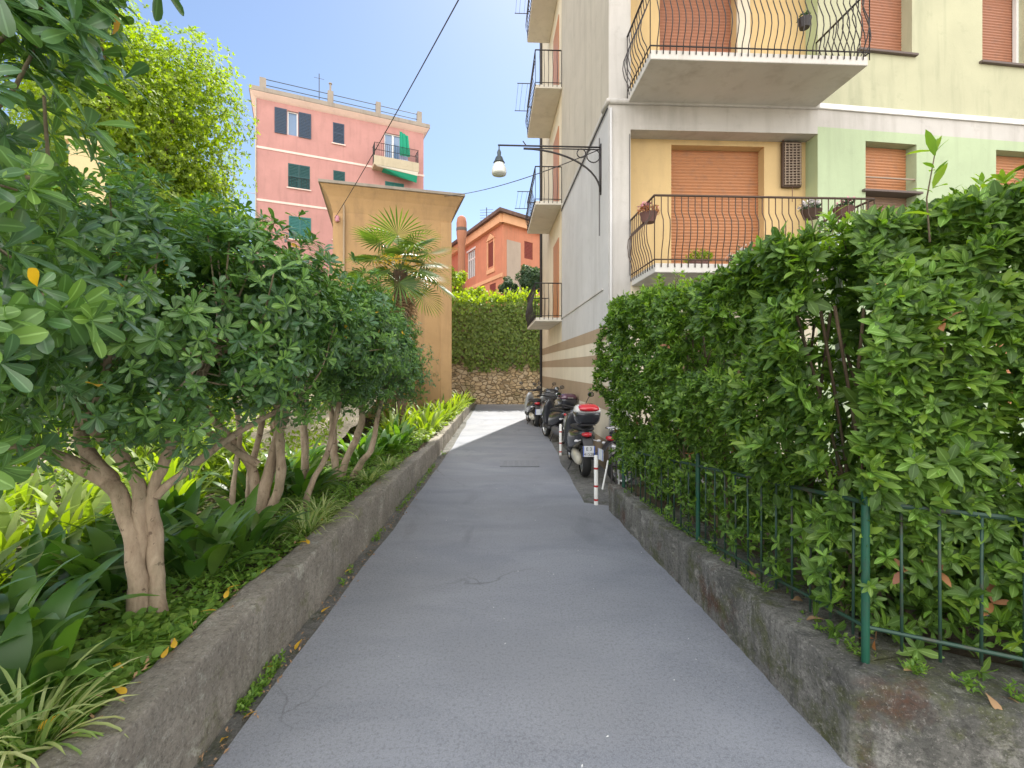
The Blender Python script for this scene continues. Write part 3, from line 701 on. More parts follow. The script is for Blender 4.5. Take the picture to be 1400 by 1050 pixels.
# white corner pilaster + band
mb = MB()
mb.add([(0, 0, 0), (.36, 0, 0), (.36, 0, 5.98), (0, 0, 5.98)], [(0, 1, 2, 3)])
mb.add([(.36, 0, 5.58), (3.5, 0, 5.58), (3.5, 0, 5.98), (.36, 0, 5.98)], [(0, 1, 2, 3)])
mb.add([(0, 0, 6.06), (.36, 0, 6.06), (.36, 0, HT), (0, 0, HT)], [(0, 1, 2, 3)])
mb.build('corner_pilaster', 'wall_white', RB)
mb = MB(); mb.tube([(.0, -.015, 6.02), (3.5, -.015, 6.02)], .045, 8); mb.tube([(-.015, -.05, 6.02), (-.015, .3, 6.02)], .04, 8); mb.build('moulding', 'wall_white', RB, smooth=True)
mb = MB(); mb.tube([(.03, -.03, 0), (.03, -.03, 5.9)], .022, 8); mb.build('corner_pipe', 'wall_lower', RB, smooth=True)
# loggia: back wall of the recess at v=.3, floors
def loggia(z0, z1, door, base=None, dark='shutter'):
    mb = MB(); wall(mb, .36, 3.5, z0, z1, [(door[0], door[1], z0, door[2])], .2, .3); mb.build('loggia_wall', 'wall_yellow', RB)
    mb = MB()
    mb.add([(.36, .3, z0), (.36, 0, z0), (.36, 0, z1), (.36, .3, z1)][::-1], [(0, 1, 2, 3)])
    mb.add([(.36, 0, z1), (3.5, 0, z1), (3.5, .3, z1), (.36, .3, z1)], [(0, 3, 2, 1)])
    mb.build('loggia_return', 'wall_white', RB)
    mb = MB(); mb.add([(3.5, 0, z0), (3.5, .3, z0), (3.5, .3, z1), (3.5, 0, z1)], [(0, 3, 2, 1)]); mb.build('loggia_side', 'wall_green_dark', RB)
    mb = MB(); slats(mb, door[0], door[1], z0, door[2], .49); mb.build('roller_shutter', dark, RB)
loggia(3.1, 5.58, (1.15, 2.77, 5.49))
loggia(6.14, 8.6, (.95, 2.28, 8.5), dark='shutter_up')
mb = MB(); mb.box(2.28, 2.5, .26, .299, 6.14, 8.6); mb.build('pier', 'wall_light', RB)
mb = MB(); wall(mb, .36, 3.5, 8.6, HT, [(1.0, 2.4, 9.2, 11.5), (1.0, 2.4, 12.3, 14.5)], .25); mb.build('upper_wall', 'wall_yellow', RB)
mb = MB(); slats(mb, 1.0, 2.4, 9.2, 11.5, .24); slats(mb, 1.0, 2.4, 12.3, 14.5, .24); mb.build('roller_shutter', 'shutter', RB)
# ground floor under the balcony
mb = MB(); wall(mb, .36, 3.5, 0, 3.1, [(1.1, 2.3, 0, 2.3)], .25); mb.build('ground_floor_wall', 'wall_cream', RB)
mb = MB(); slats(mb, 1.1, 2.3, 0, 2.3, .24); mb.build('door', 'shutter_grey', RB)
# green front turned five degrees
gx, gy = 3.5, 0.
def green(name, holes, z0, z1, m, u1=13):
    mb = MB(); wall(mb, 0, u1, z0, z1, holes, .27); return rot(mb.build(name, m, RB), R(5), (gx, gy, 0))
green('green_wall', [(.89, 1.87, 4.05, 5.52), (3.46, 4.5, 4.05, 5.53), (6.2, 7.3, 4.05, 5.5), (.9, 1.9, 1.0, 2.4), (3.46, 4.5, 1.0, 2.4)], 0, 5.70, 'wall_green')
green('upper_green_wall', [(.80, 1.78, 7.05, 8.5), (3.18, 4.1, 7.05, 8.5), (6.2, 7.3, 7.05, 8.5), (.8, 1.8, 10.2, 11.6), (3.2, 4.1, 10.2, 11.6), (.8, 1.8, 13.2, 14.6)], 6.10, HT, 'wall_green_up')
mb = MB(); mb.box(0, 13, 0.0, .1, 5.70, 6.10); rot(mb.build('white_band', 'wall_white', RB), R(5), (gx, gy, 0))
mb = MB(); mb.box(0, 13, -.035, -.001, 5.99, 6.08); rot(mb.build('moulding', 'white_paint', RB, bevel=.012), R(5), (gx, gy, 0))
def gwin(u0, u1, z0, z1, m, frame=None):
    mb = MB(); slats(mb, u0, u1, z0 + .03, z1, .2, .05); w = rot(mb.build('window_shutter', m, RB), R(5), (gx, gy, 0))
    mb = MB(); mb.box(u0 - .07, u1 + .07, -.06, .19, z0 - .04, z0 - .001); s = mb.build('sill', 'sill_dark', RB, bevel=.006); rot(s, R(5), (gx, gy, 0))
    if frame:
        mb = MB(); mb.box(u0, u0 + .05, .12, .18, z0, z1); mb.box(u1 - .05, u1, .12, .18, z0, z1); mb.box(u0 + .05, u1 - .05, .12, .18, z1 - .06, z1)
        rot(mb.build('window_frame', 'window_white', RB), R(5), (gx, gy, 0))
gwin(.89, 1.87, 4.7, 5.52, 'shutter'); gwin(3.46, 4.5, 4.05, 5.53, 'shutter'); gwin(6.2, 7.3, 4.05, 5.5, 'shutter')
mb = MB(); slats(mb, .89, 1.87, 4.08, 4.7, .19, .05); rot(mb.build('faded_shutter', 'shutter_grey', RB), R(5), (gx, gy, 0))
mb = MB(); mb.box(.89, 1.87, .02, .04, 4.92, 4.94); rot(mb.build('window_bar', 'sill', RB), R(5), (gx, gy, 0))
gwin(.80, 1.78, 7.05, 8.5, 'shutter_up'); gwin(3.18, 4.1, 7.05, 8.5, 'shutter_up', 1); gwin(6.2, 7.3, 7.05, 8.5, 'shutter_up')
gwin(.8, 1.8, 10.2, 11.6, 'shutter'); gwin(3.2, 4.1, 10.2, 11.6, 'shutter'); gwin(.9, 1.9, 1.0, 2.4, 'shutter'); gwin(3.46, 4.5, 1.0, 2.4, 'shutter')
# balconies
def bar_profile(style):
    if style == 'kink': return [(0, 1), (0, .76), (.02, .70), (.05, .62), (.055, .5), (.045, .34), (.015, .2), (0, .08), (0, -.06)]
    return [(0, 1), (.0, .9), (-.012, .8), (.02, .66), (.06, .5), (.07, .36), (.05, .22), (.01, .1), (0, -.06)]
def balcony(u0, u1, v0, zt, h, style, slabm, spacing=.095, th=.13, left=True, ironm='iron', sides='LFR', outu=None):
    """front edge at v=v0 (negative = out), from u0 to u1, back edge at v=0, slab top zt"""
    mb = MB(); mb.box(u0, u1, v0, -.003, zt - th, zt); sl = mb.build('balcony', slabm, RB, bevel=.012)
    pr = bar_profile(style); r = MB()
    def run(p, q, n_out):
        L = math.hypot(q[0] - p[0], q[1] - p[1]); k = max(2, int(L / spacing))
        r.tube([(p[0], p[1], zt + h), (q[0], q[1], zt + h)], .016, 6); r.tube([(p[0], p[1], zt + .05), (q[0], q[1], zt + .05)], .01, 6)
        for i in range(k + 1):
            t = i / k; x = p[0] + (q[0] - p[0]) * t; y = p[1] + (q[1] - p[1]) * t
            ed = 0 if i in (0, k) else 1
            r.tube([(x + n_out[0] * a * ed * 1.5, y + n_out[1] * a * ed * 1.5, zt + z * h) for a, z in pr], .0075, 5)
    i_ = -.02
    if 'F' in sides: run((u0 - i_ * 0 - .01, v0 - .01), (u1 + .01, v0 - .01), (0, -1))
    if 'L' in sides: run((u0 - .01, v0 - .01), (u0 - .01, -.02), (-1, 0))
    if 'R' in sides: run((u1 + .01, v0 - .01), (u1 + .01, -.02), (1, 0))
    r.build('railing', ironm, sl, smooth=True)
    return sl
balcony(.37, 3.52, -1.1, 3.16, .94, 'kink', 'slab', ironm='iron_brown')
balcony(.31, 3.45, -1.1, 6.13, .94, 'wave', 'slab', .092)
balcony(.31, 3.45, -1.1, 9.2, .94, 'wave', 'slab', .092)
# iron hooks under upper balcony rim
# balconies on the side facade (project to -u)
def side_balcony(v0, v1, zt, th=.1):
    mb = MB(); mb.box(-.72, -.003, v0, v1, zt - th, zt); sl = mb.build('balcony', 'slab_cream', RB, bevel=.012); r = MB(); h = .92; pr = bar_profile('wave')
    def run(p, q, n_out, k):
        r.tube([(p[0], p[1], zt + h), (q[0], q[1], zt + h)], .016, 6); r.tube([(p[0], p[1], zt + .05), (q[0], q[1], zt + .05)], .01, 6)
        for i in range(k + 1):
            t = i / k; x = p[0] + (q[0] - p[0]) * t; y = p[1] + (q[1] - p[1]) * t; ed = 0 if i in (0, k) else 1
            r.tube([(x + n_out[0] * a * ed, y + n_out[1] * a * ed, zt + z * h) for a, z in pr], .008, 5)
    run((-.72, v0), (-.02, v0), (0, -1), 6); run((-.72, v0), (-.72, v1), (-1, 0), 18); run((-.72, v1), (-.02, v1), (0, 1), 6)
    r.build('railing', 'iron', sl, smooth=True)
    c = MB(); c.tube([(-.72, v0 + 1.0, zt + .62), (-1.15, v0 + 1.0, zt + .62)], .012, 5); c.tube([(-.72, v1 - .3, zt + .62), (-1.15, v1 - .3, zt + .62)], .012, 5)
    for x in (-.85, -1.0, -1.12): c.tube([(x, v0 + 1.0, zt + .62), (x, v1 - .3, zt + .62)], .004, 4)
    if zt > 5: c.build('clothes_line', 'cable', sl)
for z in (3.05, 6.17, 9.29, 12.4): side_balcony(4.96, 7.7, z)
for z in (3.05, 6.17, 9.29, 12.4):
    mb = MB(); mb.box(-.02, 0.0, 5.5, 6.6, z + .02, z + 2.3); mb.build('balcony_door', 'shutter', RB)
mb = MB(); mb.tube([(-.05, SE - .5, 0), (-.05, SE - .5, HT)], .05, 8); mb.build('drain_pipe', 'cable', RB, smooth=True)
# string of wall cable running diagonally
mb = MB(); mb.tube([(-.02, .0, 5.92), (-.02, 2.2, 5.93), (-.02, 5.0, 5.92)], .012, 5); mb.tube([(.34, .02 - .04, 3.2), (.34, -.02, 5.5)], .006, 5); mb.tube([(-.025, .55, 4.0), (-.025, .55, 5.7)], .008, 5); mb.build('wall_cable', 'cable', RB)
# wall rack on loggia wall
def bworld(u, v, z): return (BC[0] + math.cos(BA) * u - math.sin(BA) * v, BC[1] + math.sin(BA) * u + math.cos(BA) * v, z)
rk = empty('wall_trellis', bworld(3.22, .25, 4.78), BA, 'narrow dark wooden wicker panel hung on the yellow loggia wall', 'wall decoration')
mb = MB(); mb.box(-.17, .17, -.02, .045, .0, .78)
mb.build('back_board', 'iron_brown', rk, bevel=.02)
mb = MB(); 
for i in range(5): mb.tube([(-.13 + i * .065, -.035, .03), (-.13 + i * .065, -.035, .75)], .009, 5)
for i in range(16): mb.tube([(-.15, -.04 - .008 * (i % 2), .04 + i * .046), (.15, -.04 - .008 * ((i + 1) % 2), .05 + i * .046)], .008, 5)
mb.build('wicker', 'sill', rk)
mb = MB(); mb.tube([(-.17, -.02, .78), (-.12, -.02, .84), (-.04, -.02, .82), (0, -.02, .87), (.04, -.02, .82), (.1, -.02, .84)], .012, 5); mb.build('hook', 'pot_brown', rk); mb = MB(); mb.tube([(0, -.02, 0), (0, -.02, -.25)], .006, 5); mb.build('cord', 'pot_brown', rk)

# plants on the lower balcony
def pot_plant(name, loc, label, cat, potm, leafm, flowerm, r=.13, h=.2, nl=60, nf=25, spread=.2, L=.05, hang=False):
    root = empty(name, loc, 0, label, cat); mb = MB(); mb.lathe([(0.001, 0), (r * .7, 0), (r, h), (r * .9, h), (r * .85, h * .85), (.001, h * .85)], n=14); mb.build('pot', potm, root, smooth=False)
    C = rand_dirs(nl, .4) * spread * RNG.random((nl, 1)) ** .4; C[:, 2] = np.abs(C[:, 2]) * .8 + h
    if hang: C[:, 2] = h + (C[:, 2] - h) * .5 - RNG.random(nl) * .1
    V, F = rosettes(C, rand_dirs(nl, .6), 6, L, .5, (40, 90), T_DIA); ch = [(V, F, 0)]
    if flowerm:
        C2 = C[RNG.integers(0, nl, nf)] * 1.08 + np.array([0, 0, .03]); V, F = rosettes(C2, rand_dirs(nf, .8), 5, .032, .8, (50, 80), T_DIA); ch.append((V, F, 1))
    qmesh('foliage', ch, [leafm] + ([flowerm] if flowerm else []), root); return root
RNG = np.random.default_rng(77)
pot_plant('potted_plant', bworld(.40, -.75, 3.83), 'dark flower basket hanging on the left end of the lower balcony rail', 'plant', 'pot_brown', 'leaf_brown', 'flower_pink', .13, .14, 40, 20, .16)
pot_plant('potted_plant', bworld(1.25, -.55, 3.162), 'round yellow green bush in a pot on the lower balcony', 'plant', 'pot_brown', 'leaf_tree', None, .15, .16, 90, 0, .22)
pot_plant('potted_plant', bworld(2.05, -.5, 3.162), 'silvery white flowering plant in a pot behind the lower balcony bars', 'plant', 'pot_brown', 'leaf_bush', 'flower_white', .15, .16, 90, 60, .32)
pot_plant('potted_plant', bworld(2.72, -.95, 3.86), 'white and pink flowers in a box on the balcony rail', 'plant', 'iron_brown', 'leaf_bush', 'flower_white', .14, .12, 30, 70, .15)
pot_plant('potted_plant', bworld(3.2, -.95, 3.88), 'small dark red planter at the right of the balcony rail', 'plant', 'pot_brown', 'leaf_bush', 'flower_pink', .14, .14, 30, 20, .15)
pot_plant('potted_plant', bworld(2.93, -.5, 6.95), 'dark hanging planter behind the upper balcony bars', 'plant', 'iron', 'leaf_bush', None, .10, .14, 20, 0, .1)

# street lamp on bracket
wl = empty('wall_lamp', bworld(-.0, .51, 5.5), BA, 'old bell shaped street lamp hanging from a curved iron wall bracket', 'street lamp')
mb = MB(); mb.tube([(0, 0, .02), (-1.79, 0, .02)], .014, 6); mb.tube([(0, 0, -.02), (-1.35, 0, -.02)], .01, 6)
arc = [(-1.35 + 1.33 * math.sin(t * math.pi / 2), 0, -.03 - .72 * (1 - math.cos(t * math.pi / 2))) for t in np.linspace(0, 1, 14)]
mb.tube(arc, .016, 6)
for cx, cz, r in ((-.14, -.13, .115), (-.35, -.09, .075)): mb.tube([(cx + r * math.cos(a), 0, cz + r * math.sin(a)) for a in np.linspace(0, 2 * math.pi, 17)], .01, 6)
mb.box(-.02, 0.0, -.02, .02, -.8, .08); mb.tube([(-1.3, 0, .02), (-1.36, 0, .1)], .01, 5)
mb.build('bracket', 'iron', wl, smooth=True)
mb = MB(); mb.tube([(-1.77, 0, .02), (-1.77, 0, -.1)], .012, 6); mb.lathe([(.02, -.06), (.035, -.1), (.03, -.16), (.06, -.19), (.085, -.26), (.1, -.28), (.001, -.27)], (-1.77, 0, 0), 16); ls_ = mb.build('lamp_shade', 'lamp_metal', wl, smooth=True)
mb = MB(); mb.lathe([(.06, -.27), (.095, -.31), (.12, -.38), (.13, -.45), (.12, -.485), (.001, -.495)], (-1.77, 0, 0), 16); mb.build('globe', 'globe', wl, smooth=True)

def wire(p, q, sag, r, label):
    p, q = Vector(p), Vector(q); mb = MB(); pts = []
    for i in range(25):
        t = i / 24; v = p.lerp(q, t); v.z -= sag * 4 * t * (1 - t); pts.append(v)
    mb.tube(pts, r, 5); o = mb.build('overhead_cable', 'cable', smooth=True); tag(o, label, 'cable')
wire((-5.05, 13.35, 5.98), (3.0, -1, 6.4), .22, .008, 'overhead cable running from the yellow house corner over the lane')
wire((-2.2, 14.35, 6.95), bworld(-.03, .5, 5.48), .16, .009, 'thin cable sagging between the yellow house roof and the lamp bracket')

# ------------------------------------------------------------------ yellow house
a = R(16); YC = (-1.86, 14.4)
YB = empty('yellow_house', (-1.86 - 3.42 * math.cos(a), 14.4 - 3.42 * math.sin(a), 0), a, 'two storey ochre yellow house end with a flared cornice behind the palm', 'building')
mb = MB(); mb.box(0, 3.42, 0, 6.0, 0, 6.2); mb.build('wall', 'yellow_old', YB)
mb = MB(); mb.box(3.08, 3.42, -.03, -.002, 0, 6.14); mb.box(0, .3, -.03, -.002, 0, 6.14); mb.build('pilaster', 'yellow_trim', YB, bevel=.006)
mb = MB(); pr = [(0.003, 6.2), (.03, 6.3), (.08, 6.45), (.14, 6.6), (.22, 6.74), (.29, 6.84), (.31, 6.88)]
vs = []; fs = []
for (o_, z) in pr: vs += [(-o_, -o_, z), (3.42 + o_, -o_, z), (3.42 + o_, 6 + o_, z), (-o_, 6 + o_, z)]
for i in range(len(pr) - 1):
    for j in range(4): fs.append((i * 4 + j, i * 4 + (j + 1) % 4, i * 4 + 4 + (j + 1) % 4, i * 4 + 4 + j))
mb.add(vs, fs); mb.build('cornice', 'yellow_trim', YB)
mb = MB(); mb.box(-.36, 3.78, -.36, 6.36, 6.885, 6.97); mb.build('roof_edge', 'roof_grey', YB, bevel=.01)
mb = MB(); mb.tube([(.3, -.05, 0), (.3, -.05, 6.6)], .03, 8); mb.build('drain_pipe', 'wall_beige', YB, smooth=True)
mb = MB(); mb.tube([(.12, -.1, 5.9), (.12, -.1, 6.05)], .06, 10); mb.tube([(.1, -.02, 5.9), (.12, -.14, 5.9)], .02, 6); mb.build('cable_anchor', 'flower_pink', YB)

# ------------------------------------------------------------------ pink apartment block
PA = R(25); PB = empty('pink_building', (-15.3, 28.0, 0), PA, 'tall salmon pink apartment block with green shutters and roof terrace railing', 'building')
PW = 10.15
wins = [dict(z0=16.02, z1=17.5, u0=1.68, u1=2.27, kind='openblue'), dict(u0=4.3, u1=4.98, z0=16.04, z1=17.35, kind='blue'), dict(u0=7.5, u1=8.65, z0=15.0, z1=17.4, kind='door'),
        dict(u0=1.72, u1=2.95, z0=12.8, z1=14.27, kind='green'), dict(u0=4.32, u1=5.02, z0=13.0, z1=14.3, kind='green'), dict(u0=7.55, u1=8.8, z0=12.2, z1=14.15, kind='teal'),
        dict(u0=1.76, u1=3.02, z0=9.65, z1=11.05, kind='teal'), dict(u0=4.3, u1=5.0, z0=9.9, z1=11.1, kind='teal'), dict(u0=7.5, u1=8.8, z0=9.6, z1=11.1, kind='teal'),
        dict(u0=1.76, u1=3.02, z0=6.5, z1=7.9, kind='teal')]
mb = MB(); wall(mb, 0, PW, 0, 17.85, [(w['u0'], w['u1'], w['z0'], w['z1']) for w in wins], .18)
mb.add([(0, 9, 0), (0, 0, 0), (0, 0, 17.85), (0, 9, 17.85)], [(0, 1, 2, 3)]); mb.add([(PW, 0, 0), (PW, 9, 0), (PW, 9, 17.85), (PW, 0, 17.85)], [(0, 1, 2, 3)]); mb.add([(PW, 9, 0), (0, 9, 0), (0, 9, 17.85), (PW, 9, 17.85)], [(0, 1, 2, 3)])
mb.build('wall', 'pink', PB)
mb = MB()
for z in (14.88, 11.72, 8.5): mb.box(-.03, PW + .03, -.03, -.001, z, z + .13)
mb.build('string_course', 'pink_trim', PB)
mb = MB(); pr = [(0.002, 17.85), (.1, 17.92), (.3, 18.1), (.32, 18.14)]; vs = []; fs = []
for (o_, z) in pr: vs += [(-o_, -o_, z), (PW + o_, -o_, z), (PW + o_, 9 + o_, z), (-o_, 9 + o_, z)]
for i in range(len(pr) - 1):
    for j in range(4): fs.append((i * 4 + j, i * 4 + (j + 1) % 4, i * 4 + 4 + (j + 1) % 4, i * 4 + 4 + j))
mb.add(vs, fs); mb.build('cornice', 'pink_trim', PB)
mb = MB(); mb.box(-.36, PW + .36, -.36, 9.36, 18.145, 18.4); mb.build('roof_edge', 'roof_grey', PB)
for i, (u, s) in enumerate(((.35, .17), (4.15, .17), (7.1, .15), (9.85, .15))):
    mb = MB(); mb.box(u - s, u + s, -.15, .2, 18.4, 19.25 if i else 19.1); mb.build('parapet_post', 'roof_grey', PB, bevel=.01)
    if i == 1: mb = MB(); mb.tube([(u, .02, 19.25), (u, .02, 19.75)], .06, 8); mb.tube([(u, .02, 19.75), (u, .02, 19.8)], .11, 8); mb.build('flue', 'roof_grey', PB)
mb = MB()
for z in (18.75, 19.1): mb.tube([(.35, .02, z), (9.85, .02, z)], .025, 5)
mb.build('terrace_rail', 'lamp_metal', PB)
mb = MB(); mb.tube([(3.5, .3, 18.4), (3.5, .3, 20.4)], .025, 5); mb.tube([(3.2, .3, 20.1), (3.8, .3, 20.1)], .012, 4); mb.build('antenna', 'cable', PB)
for w in wins:
    k = w['kind']; u0, u1, z0, z1 = w['u0'], w['u1'], w['z0'], w['z1']
    if k in ('green', 'teal', 'blue'):
        mb = MB(); um = (u0 + u1) / 2; mt = dict(green='shutter_green', teal='shutter_teal', blue='shutter_blue')[k]
        pieces = [(u0, um - .01), (um + .01, u1)] if u1 - u0 > .9 else [(u0, u1)]
        for (p, q) in pieces:
            mb.box(p, p + .06, -.02, .03, z0, z1); mb.box(q - .06, q, -.02, .03, z0, z1); mb.box(p + .06, q - .06, -.02, .03, z1 - .07, z1); mb.box(p + .06, q - .06, -.02, .03, z0, z0 + .07); mb.box(p + .06, q - .06, -.018, .028, (z0 + z1) / 2 - .04, (z0 + z1) / 2 + .04)
            slats(mb, p + .06, q - .06, z0 + .07, (z0 + z1) / 2 - .04, .02, .09, .03); slats(mb, p + .06, q - .06, (z0 + z1) / 2 + .04, z1 - .07, .02, .09, .03)
        sh_ = mb.build('window_shutter', mt, PB)
        mb = MB(); mb.box(u0 - .08, u1 + .08, -.08, -.025, z0 - .07, z0 - .005); mb.build('sill', 'pink_trim', PB)
        if k == 'green' and u0 < 2:
            mb = MB()
            for i in range(9): mb.tube([(u0 + .05 + i * .14, -.07, z0), (u0 + .05 + i * .14, -.07, z0 + .62)], .01, 4)
            mb.tube([(u0, -.07, z0 + .62), (u1, -.07, z0 + .62)], .014, 4); mb.build('guard_rail', 'iron', PB)
    else:
        mb = MB(); um = (u0 + u1) / 2; mb.box(u0, u0 + .07, .1, .16, z0, z1); mb.box(u1 - .07, u1, .1, .16, z0, z1); mb.box(u0 + .07, u1 - .07, .1, .16, z1 - .07, z1)
        if k == 'door': mb.box(um - .06, um + .06, .1, .16, z0, z1 - .07)
        fr_ = mb.build('window', 'window_white', PB)
        mb = MB(); mb.box(u0 + .001, u1 - .001, .165, .18, z0 + .001, z1 - .001); mb.build('glass', 'glass_blue', fr_)
        if k == 'openblue':
            for (p, q) in ((u0 - .7, u0 - .03), (u1 + .03, u1 + .75)):
                mb = MB(); mb.box(p, q, -.06, -.02, z0 - .03, z1 + .03); slats(mb, p + .06, q - .06, z0 + .05, z1 - .05, -.062, .09, .02); mb.build('window_shutter', 'shutter_blue', PB)
# balcony of pink block
mb = MB(); mb.box(6.7, 9.6, -.95, -.002, 14.75, 14.95); mb.box(6.7, 9.6, -.95, -.85, 14.952, 15.35); pb = mb.build('balcony', 'garden_wall', PB)
mb = MB()
for i in range(22): mb.tube([(6.75 + i * .133, -.9, 15.35), (6.75 + i * .133, -.9, 16.2)], .013, 4)
for z in (15.75, 16.2): mb.tube([(6.72, -.9, z), (9.58, -.9, z)], .018, 4)
for x in (6.74, 9.56):
    mb.tube([(x, -.9, 16.2), (x, -.02, 16.2)], .018, 4)
    for j in range(6): mb.tube([(x, -.9 + j * .15, 14.95), (x, -.9 + j * .15, 16.2)], .013, 4)
mb.build('railing', 'iron', pb)
mb = MB(); mb.add([(6.75, -.98, 14.72), (9.55, -.98, 14.72), (9.5, -.9, 14.5), (6.9, -.9, 14.66)], [(0, 1, 2, 3)]); mb.build('awning_valance', 'awning_white', PB)
mb = MB(); mb.add([(7.3, -.9, 14.62), (9.5, -.9, 14.5), (9.5, -.7, 14.1), (8.5, -.7, 14.25), (9.5, -.1, 14.6), (7.3, -.1, 14.65)], [(0, 1, 2, 3), (0, 3, 2, 4, 5)]); mb.build('awning', 'awning_green', PB)
cl = MB(); vs = []
for j in range(6):
    for i in range(9): vs.append((8.35 + i * .07 + j * .03 * i / 8, -.80 + .05 * math.sin(i * 2.3), 17.3 - j * .32 - .03 * i * (5 - j) / 5))
cl.add(vs, [(j * 9 + i, j * 9 + i + 1, j * 9 + i + 10, j * 9 + i + 9) for j in range(5) for i in range(8)])
cl.build('sun_blind', 'awning_green', PB)
def pworld(u, v, z): return (-15.3 + math.cos(PA) * u - math.sin(PA) * v, 28 + math.sin(PA) * u + math.cos(PA) * v, z)
for (u, w_, m, lab, cat) in ((8.7, .55, 'cloth', 'folded blue chair standing on the pink block balcony', 'chair'),):
    ro = empty('folding_chair', pworld(u, -.6, 14.96), PA, lab, cat)
    mb = MB(); mb.box(-.3, .3, -.25, .25, .42, .47); mb.build('seat', m, ro, bevel=.01)
    mb = MB(); mb.box(-.3, .3, .22, .26, .5, 1.05); mb.build('backrest', m, ro, bevel=.01)
    for sx in (-.27, .27):
        for sy in (-.22, .22): mb = MB(); mb.tube([(sx, sy, 0), (sx, sy, .42)], .02, 5); mb.build('leg', m, ro)
# wall lines
mb = MB(); mb.tube([(-.02, -.05, 8), (-.02, -.05, 17.8)], .04, 5); mb.tube([(-.6, -.05, 15.9), (0, -.05, 15.9)], .02, 4); mb.tube([(-.5, -.05, 12.1), (0, -.05, 12.1)], .02, 4); mb.build('drain_pipe', 'wall_grey', PB)

# ------------------------------------------------------------------ orange house
OC = (-.6, 30.0); OB = empty('orange_house', (OC[0], OC[1], 4.6), 0, 'orange villa with hipped dark roof and red brown shutters above the ivy wall', 'building')
def side(name, fn, ang, m):
    mb = MB(); fn(mb); o = mb.build(name, m, OB); o.rotation_euler = (0, 0, ang); return o
LA = R(116) ; RA = R(43)   # left facade runs away to the back left, right facade to the back right
# left facade frame: x runs from far end to corner so that y points into the house
def lf(name, m, fn, bevel=0):
    mb = MB(); fn(mb); o = mb.build(name, m, OB, bevel=bevel); o.rotation_euler = (0, 0, R(116 - 180)); return o
def rf(name, m, fn, bevel=0):
    mb = MB(); fn(mb); o = mb.build(name, m, OB, bevel=bevel); o.rotation_euler = (0, 0, RA); return o
# left facade: local x negative towards far end (x=-t), openings at t
lh = [(-6.4, -4.8, 3.85, 5.85), (-2.35, -1.4, 3.95, 5.6), (-2.1, -1.1, 2.1, 2.75)]
lf('wall', 'orange', lambda mb: wall(mb, -10.2, 0, 0, 6.9, lh, .2))
rf('wall', 'orange', lambda mb: wall(mb, 0, 9, 0, 6.9, [(1.95, 2.75, 4.45, 5.6)], .2))
rf('plaster_patch', 'grey_patch', lambda mb: mb.box(.35, 1.6, -.02, -.002, .5, 5.4))
lf('window_shutter', 'shutter_brown', lambda mb: slats(mb, -2.35, -1.4, 3.95, 5.6, .05, .09, .03))
lf('window_shutter', 'shutter_brown', lambda mb: slats(mb, -2.1, -1.1, 2.1, 2.75, .05, .09, .03))
rf('window_shutter', 'shutter_brown', lambda mb: slats(mb, 1.95, 2.75, 4.45, 5.6, .05, .09, .03))
def whitewin(mb):
    for i in range(5): mb.box(-6.4 + i * .385, -6.4 + i * .385 + .12, .05, .12, 3.85, 5.85)
    mb.box(-6.28, -4.8, .06, .11, 5.2, 5.3); mb.box(-6.5, -4.7, -.03, -.002, 5.86, 6.0)
lf('window', 'window_white', whitewin); lf('window_glass', 'glass_dark', lambda mb: mb.box(-6.39, -4.81, .13, .16, 3.86, 5.84))
def pedi(mb):
    mb.add([(-2.6, -.08, 5.75), (-1.15, -.08, 5.75), (-1.87, -.08, 6.2), (-2.6, -.002, 5.75), (-1.15, -.002, 5.75), (-1.87, -.002, 6.2)], [(0, 1, 2), (0, 2, 5, 3), (1, 4, 5, 2), (0, 3, 4, 1)])
    mb.box(-2.5, -2.36, -.05, -.002, 3.8, 5.74); mb.box(-1.39, -1.25, -.05, -.002, 3.8, 5.74); mb.box(-2.55, -1.2, -.07, -.002, 3.5, 3.79); mb.box(-10.2, -.001, -.06, -.003, 2.95, 3.2)
lf('window_surround', 'orange_trim', pedi, .008)
lf('cornice', 'orange_trim', lambda mb: mb.box(-10.2, .25, -.3, -.002, 6.35, 6.9)); rf('cornice', 'orange_trim', lambda mb: mb.box(-.2, 9, -.3, -.002, 6.35, 6.9))
dl = Vector((math.cos(R(116)), math.sin(R(116)), 0)); dr = Vector((math.cos(RA), math.sin(RA), 0))
c0 = -(dl + dr) * .55; mb = MB(); e = 6.9
P0 = c0; P1 = c0 + dl * 11.4; P3 = c0 + dr * 10; P2 = P1 + dr * 10; M = (P0 + P1 + P2 + P3) / 4
vs = [P0, P1, P2, P3]; V = [(p.x, p.y, e) for p in vs] + [(p.x, p.y, e + .22) for p in vs] + [(M.x, M.y, e + 1.7)]
mb.add(V, [(3, 2, 1, 0), (0, 1, 5, 4), (1, 2, 6, 5), (2, 3, 7, 6), (3, 0, 4, 7), (4, 5, 8), (5, 6, 8), (6, 7, 8), (7, 4, 8)]); mb.build('roof', 'roof_tile', OB)
mb = MB(); q = dl * 5 + dr * 1.2; mb.tube([(q.x, q.y, 7.3), (q.x, q.y, 9.2)], .03, 4)
for i in range(5): mb.tube([(q.x - .5, q.y, 8.2 + i * .2), (q.x + .5, q.y, 8.25 + i * .2)], .015, 4)
mb.build('antenna', 'cable', OB)
